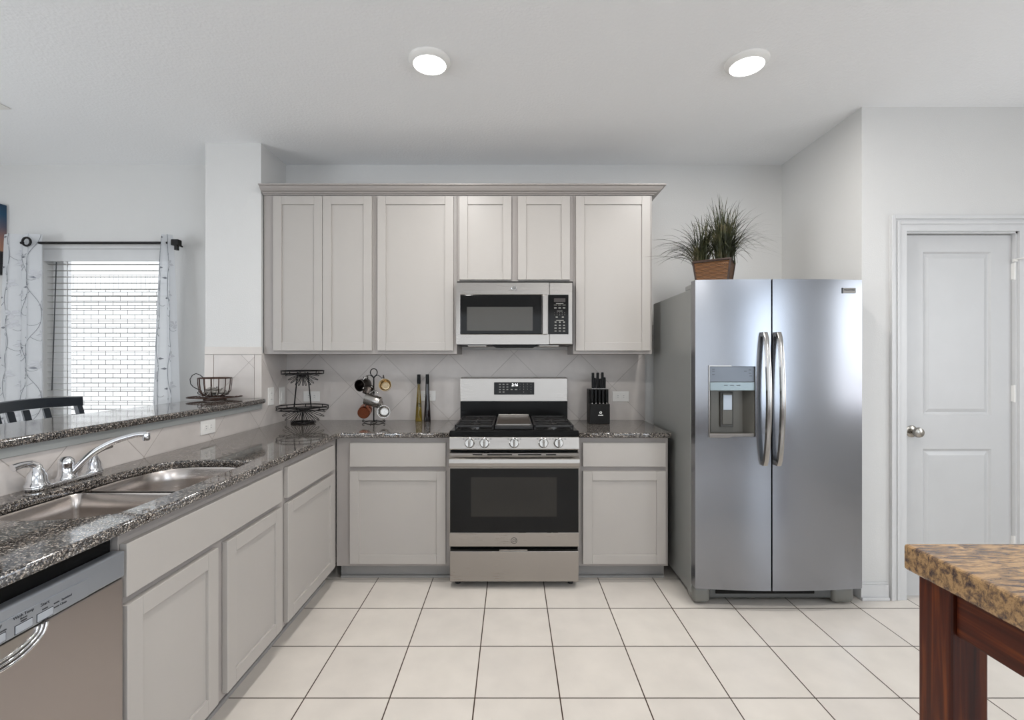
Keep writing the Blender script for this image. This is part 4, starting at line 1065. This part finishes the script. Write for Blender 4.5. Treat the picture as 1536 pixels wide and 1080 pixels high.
# ------------------------------------------------------------------ counter objects
# two tier stand
sx0, sy0 = px(454, 3.19), 3.19
st = thing('wire_stand', 'black two tier wire fruit stand in the counter corner', 'stand', (sx0, sy0, ZC))
Z1 = pz(611, 3.19); Z2 = pz(558, 3.19)
obj('base', B().ring((sx0, sy0, ZC+.006), .070, .006).ring((sx0, sy0, ZC+.006), .050, .004).cyl((sx0, sy0, ZC+.001), (sx0, sy0, ZC+.005), .050), M['iron'], st, 60)
def tier(z, R, nm):
    b = B().ring((sx0, sy0, z+.008), R, .0038, 48).ring((sx0, sy0, z-.012), R*.99, .0034, 48)
    for k in range(8):
        a = k*PI/4+.3; b.tube([(sx0+R*math.cos(a), sy0+R*math.sin(a), z+.008), (sx0+R*.99*math.cos(a), sy0+R*.99*math.sin(a), z-.012)], .003, 6)
    for k in range(4):
        a = k*PI/4; b.tube([(sx0+R*math.cos(a), sy0+R*math.sin(a), z-.012), (sx0-R*math.cos(a), sy0-R*math.sin(a), z-.012)], .0016, 5)
    return obj(nm, b, M['iron'], st, 60)
def burst(par, z, L1, L2, n, wd):
    b = B()
    for k in range(n):
        a = PI+PI*(k+.5)/n
        for az in (0,):
            Lr = L1+(L2-L1)*abs(math.sin(a))**2
            d = Vector((math.cos(a), .06*(1 if k % 2 else -1), math.sin(a))); nrm = Vector((-math.sin(a), 0, math.cos(a)))
            o_ = Vector((sx0, sy0, z))+d*.012
            pts = [o_+d*Lr*(.5-.5*math.cos(q))+nrm*wd*math.sin(q)*(.75-.35*math.cos(q)) for q in [2*PI*j/16 for j in range(16)]]
            b.tube(pts, .0021, 6, True)
    obj('sunburst', b, M['iron'], par, 60)
t1 = tier(Z1, .163, 'lower_basket'); burst(t1, Z1-.006, .148, .092, 13, .0075)
t2 = tier(Z2, .133, 'upper_basket'); burst(t2, Z2-.008, .105, .075, 11, .0055)
for s in (-1, 1):
    obj('post', B().tube([(sx0+s*.058, sy0, Z1), (sx0+s*.034, sy0, Z2)], .0045, 8), M['iron'], st, 60)
obj('stem', B().cyl((sx0, sy0, ZC+.005), (sx0, sy0, Z1-.01), .004), M['iron'], st, 60)

# mug tree
mtx, mty = px(561, 3.22), 3.215
mt = thing('mug_tree', 'black iron mug tree on granite counter holding metal mugs', 'mug rack', (mtx, mty, ZC))
ztop = pz(553, mty)
b = B().tube([(mtx, mty, ZC+.004), (mtx, mty, ztop-.055)], .0045, 8)
lp = [(mtx+.003*0+.0235*math.sin(a)*(1 if abs(math.cos(a)) < 2 else 1), mty, ztop-.026-.026*math.cos(a)-(.008 if abs(a) < .3 or a > 2*PI-.3 else 0)) for a in [2*PI*k/20 for k in range(20)]]
b.tube(lp, .0035, 8, True)
obj('post', b, M['iron'], mt, 60)
b = B()
for s in (-1, 1):
    b.tube([(mtx, mty, ZC+.010), (mtx+s*.03, mty, ZC+.012), (mtx+s*.065, mty, ZC+.004), (mtx+s*.078, mty-.0, ZC+.010), (mtx+s*.074, mty, ZC+.020), (mtx+s*.064, mty, ZC+.016)], .0035, 6)
    b.tube([(mtx, mty, ZC+.010), (mtx, mty+s*.03, ZC+.012), (mtx, mty+s*.06, ZC+.004), (mtx, mty+s*.072, ZC+.010)], .0035, 6)
obj('foot', b, M['iron'], mt, 60)
hooks = [(-1, -.25, pz(563, mty)), (1, -.25, pz(563, mty)), (-.45, -1, pz(578, mty)), (.35, -1, pz(585, mty)), (-1, -.3, pz(604, mty)), (1, -.3, pz(604, mty))]
for s, f_, z in hooks:
    d = Vector((s, f_, 0)).normalized()
    R_ = .062 if abs(s) == 1 else .05
    pts = [Vector((mtx, mty, z-.02))+d*R_*q+Vector((0, 0, .022*math.sin(PI*min(1, q*1.05)))) for q in (0, .25, .5, .75, 1)]+[Vector((mtx, mty, z-.02))+d*(R_+.008)+Vector((0, 0, .010))]
    obj('hook', B().tube(pts, .0026, 6), M['iron'], mt, 60)
def mug(loc, axis, hdir, mat, inner, label, r=.042, h=.082):
    """axis: from base to mouth; hdir: direction the handle sticks out"""
    t = thing('metal_mug', label, 'mug', loc, 'metal mugs hanging on the mug tree')
    ax = Vector(axis).normalized(); hd = Vector(hdir); hd = (hd-ax*hd.dot(ax)).normalized()
    c = Vector(loc)-ax*h/2
    q = B().lathe([(0, 0), (r*.86, 0), (r*.94, .005), (r*.97, h*.5), (r, h), (r-.003, h), (r*.92, h*.5), (r*.86, h*.25), (r*.66, h*.12), (r*.35, .012), (0, .008)], c, ax, 28)
    cup = obj('cup_body', q, mat, t, 45)
    pts = [c+ax*h*(.84-.64*k/8)+hd*(r*.96+.030*math.sin(PI*k/8)) for k in range(9)]
    obj('handle', B().tube(pts, .0035, 8), M['silver'], t, 60)
    return t
def wp(x, y, D): return (px(x, D), D, pz(y, D))
mug(wp(545, 577, 3.19), (-.35, -1, -.1), (.6, 0, 1), M['darkmetal'], None, 'dark pewter mug hanging at upper left of the mug tree')
mug(wp(578, 578, 3.18), (.2, -1, .15), (-.2, 0, 1), M['bronze'], None, 'brass toned mug with mouth facing out, upper right of mug tree')
mug(wp(552.5, 586, 3.16), (-.2, -.3, -1), (-.0, -.3, 1), M['darkmetal'], None, 'small dark mug tilted between the upper left and centre mugs', .034, .045)
mug(wp(559.5, 601, 3.10), (-1, .1, .28), (.15, 0, 1), M['silver'], None, 'shiny silver mug lying sideways at front of the mug tree', .040, .10)
mug(wp(547, 617, 3.17), (-.1, 1, .2), (.2, 0, 1), M['copper'], None, 'copper mug showing its round base, lower left of mug tree', .043, .08)
mug(wp(576, 617.5, 3.16), (.2, -1, .1), (-.2, .1, 1), M['silver'], None, 'silver mug with mouth facing out, lower right of mug tree')

# bottles
def bottle(x, D, prof, mat, cap, label, top):
    X = px(x, D)
    t = thing('oil_bottle', label, 'bottle', (X, D, ZC), 'tall slim bottles on the counter')
    obj('glass', B().lathe(prof, (X, D, ZC+.0005), (0, 0, 1), 24), mat, t, 45)
    obj('cap', B().lathe(cap, (X, D, ZC), (0, 0, 1), 20), M['black'], t, 45)
    obj('neck_band' if top else 'label', B().lathe([(.0185, .10), (.0188, .101), (.0175, .125), (.0172, .126)], (X, D, ZC), (0, 0, 1), 24), plain('bottle_label', srgb(60, 50, 40), .5), t, 45)
bottle(628.2, 3.30, [(0, 0), (.023, 0), (.024, .006), (.020, .09), (.014, .18), (.009, .245), (.009, .262)], M['oil'], [(.0125, .262), (.0125, .328), (0, .329)], 'slim bottle of golden oil with black cap beside the backsplash', False)
bottle(641.0, 3.29, [(0, 0), (.023, 0), (.024, .006), (.020, .09), (.015, .18), (.0125, .262)], M['darkglass'], [(.0126, .262), (.0120, .329), (0, .330)], 'slim nearly black bottle nearest the stove', True)

# knife block
kx0, kx1 = px(884, 3.16), px(914, 3.16); ky0, ky1 = 3.14, 3.27
kb = thing('knife_block', 'black knife block full of black handled knives by the stove', 'knife block', ((kx0+kx1)/2, ky0, ZC))
zt1 = pz(606, ky0); zt2 = pz(584, 3.2)
M['kblock'] = plain('knife_block_black', srgb(20, 19, 18), .45, spec=.2); M['kh'] = plain('knife_handle_black', srgb(8, 8, 8), .35, spec=.2)
obj('block', B().prism([(ky0, ZC+.0005), (ky1, ZC+.0005), (ky1, zt2+.002), (ky0+.045, zt2), (ky0+.045, zt1), (ky0, zt1)], 'x', kx0, kx1, .003), M['kblock'], kb)
for i in range(5):
    X = kx0+.018+i*(kx1-kx0-.036)/4
    k = obj('knife_handle', B().box(X-.009, X+.009, ky0+.008, ky0+.036, zt1+.006, zt2+.004, .004), M['kh'], kb)
    obj('bolster', B().box(X-.003, X+.003, ky0+.009, ky0+.016, zt1, zt1+.010), M['silver'], k)
for i, (xp, ty_) in enumerate(((889.8, 559), (896.8, 559), (904, 558.5), (892.5, 567), (901, 568), (907, 566))):
    D = 3.20+.035*(i > 2)-.03*(i > 2)*1
    X = px(xp, D)
    k = obj('knife_handle', B().box(X-.0085, X+.0085, D, D+.022, zt2+.006, pz(ty_, D), .005, 3), M['kh'], kb)
    obj('bolster', B().box(X-.007, X+.007, D+.004, D+.016, zt2-.002, zt2+.007), M['silver'], k)
lgx, lgz = px(901, ky0), pz(619, ky0)
lgo = obj('emblem', B().ring((lgx, ky0-.0008, lgz), .0065, .0024, 20, (0, -1, 0)), M['white'], kb)
b = B()
for i, hh in enumerate((.006, .008, .005, .006, .008, .007)): b.box(lgx-.0165+i*.0056, lgx-.0125+i*.0056, ky0-.0012, ky0+.0005, lgz-.021, lgz-.021+hh)
obj('wordmark', b, M['white'], lgo)

# wire cup and saucer on the bar
cx_, cy_ = px(325.5, 2.95), 2.93
ZB = 1.08
cu = thing('wire_cup', 'brown wire teacup and saucer filled with dried petals on the bar', 'decoration', (cx_, cy_, ZB))
M['rust'] = plain('rusty_brown_wire', srgb(70, 50, 42), .4, .6)
b = B().ring((cx_, cy_, ZB+.0032), .062, .0028, 36).ring((cx_, cy_, ZB+.018), .148, .0026, 48)
for k in range(40):
    a = 2*PI*k/40; b.tube([(cx_+.06*math.cos(a), cy_+.06*math.sin(a), ZB+.010), (cx_+.11*math.cos(a), cy_+.11*math.sin(a), ZB+.013), (cx_+.148*math.cos(a), cy_+.148*math.sin(a), ZB+.018)], .0014, 5)
b.ring((cx_, cy_, ZB+.014), .105, .0014, 40).tube([(cx_+.062, cy_, ZB+.003), (cx_+.06, cy_, ZB+.010)], .0025, 5).tube([(cx_-.062, cy_, ZB+.003), (cx_-.06, cy_, ZB+.010)], .0025, 5).ring((cx_, cy_, ZB+.010), .06, .002)
obj('saucer', b, M['rust'], cu, 60)
zr = pz(567, 2.93); b = B().ring((cx_, cy_, zr), .091, .0034, 40).ring((cx_, cy_, ZB+.022), .045, .003, 30)
for k in range(14):
    a = 2*PI*k/14+.1
    b.tube([(cx_+r_*math.cos(a), cy_+r_*math.sin(a), z_) for r_, z_ in ((.091, zr), (.090, zr-.035), (.084, ZB+.055), (.068, ZB+.032), (.045, ZB+.022))], .0024, 6)
obj('cup_frame', b, M['rust'], cu, 60)
hp = [(304.5, 566), (300, 562.5), (294, 560.3), (288.5, 563), (285, 569), (286, 576), (290, 580.5), (297, 584), (302, 586), (303, 589.5), (300.5, 591.5), (297, 591), (296.5, 588.5), (299, 587.5)]
obj('handle', B().tube([(px(a, 2.93), 2.93, pz(c, 2.93)) for a, c in hp], .0026, 7), M['iron'], cu, 60)
b = B()
for i in range(64):
    a, r_ = rnd.uniform(0, 2*PI), .064*rnd.random()**.5; z_ = ZB+.036+rnd.random()*.05*(1-r_/.09)
    c_ = Vector((cx_+r_*math.cos(a), cy_+r_*math.sin(a), z_)); u = Vector((rnd.gauss(0, 1), rnd.gauss(0, 1), rnd.gauss(0, .5))).normalized(); v = u.orthogonal().normalized(); n_ = u.cross(v)
    l = rnd.uniform(.015, .028); ww = l*.5
    b.quad(c_-u*l, c_+v*ww+n_*.004, c_+u*l, c_-v*ww+n_*.004)
o = obj('dried_petals', b, plain('dried_petal_mix', srgb(150, 146, 140), .8, vary=.75), cu); o['kind'] = 'stuff'
sd = o.modifiers.new('solid', 'SOLIDIFY'); sd.thickness = .0015
for o in bpy.data.objects:
    if '_o' in o: del o['_o']
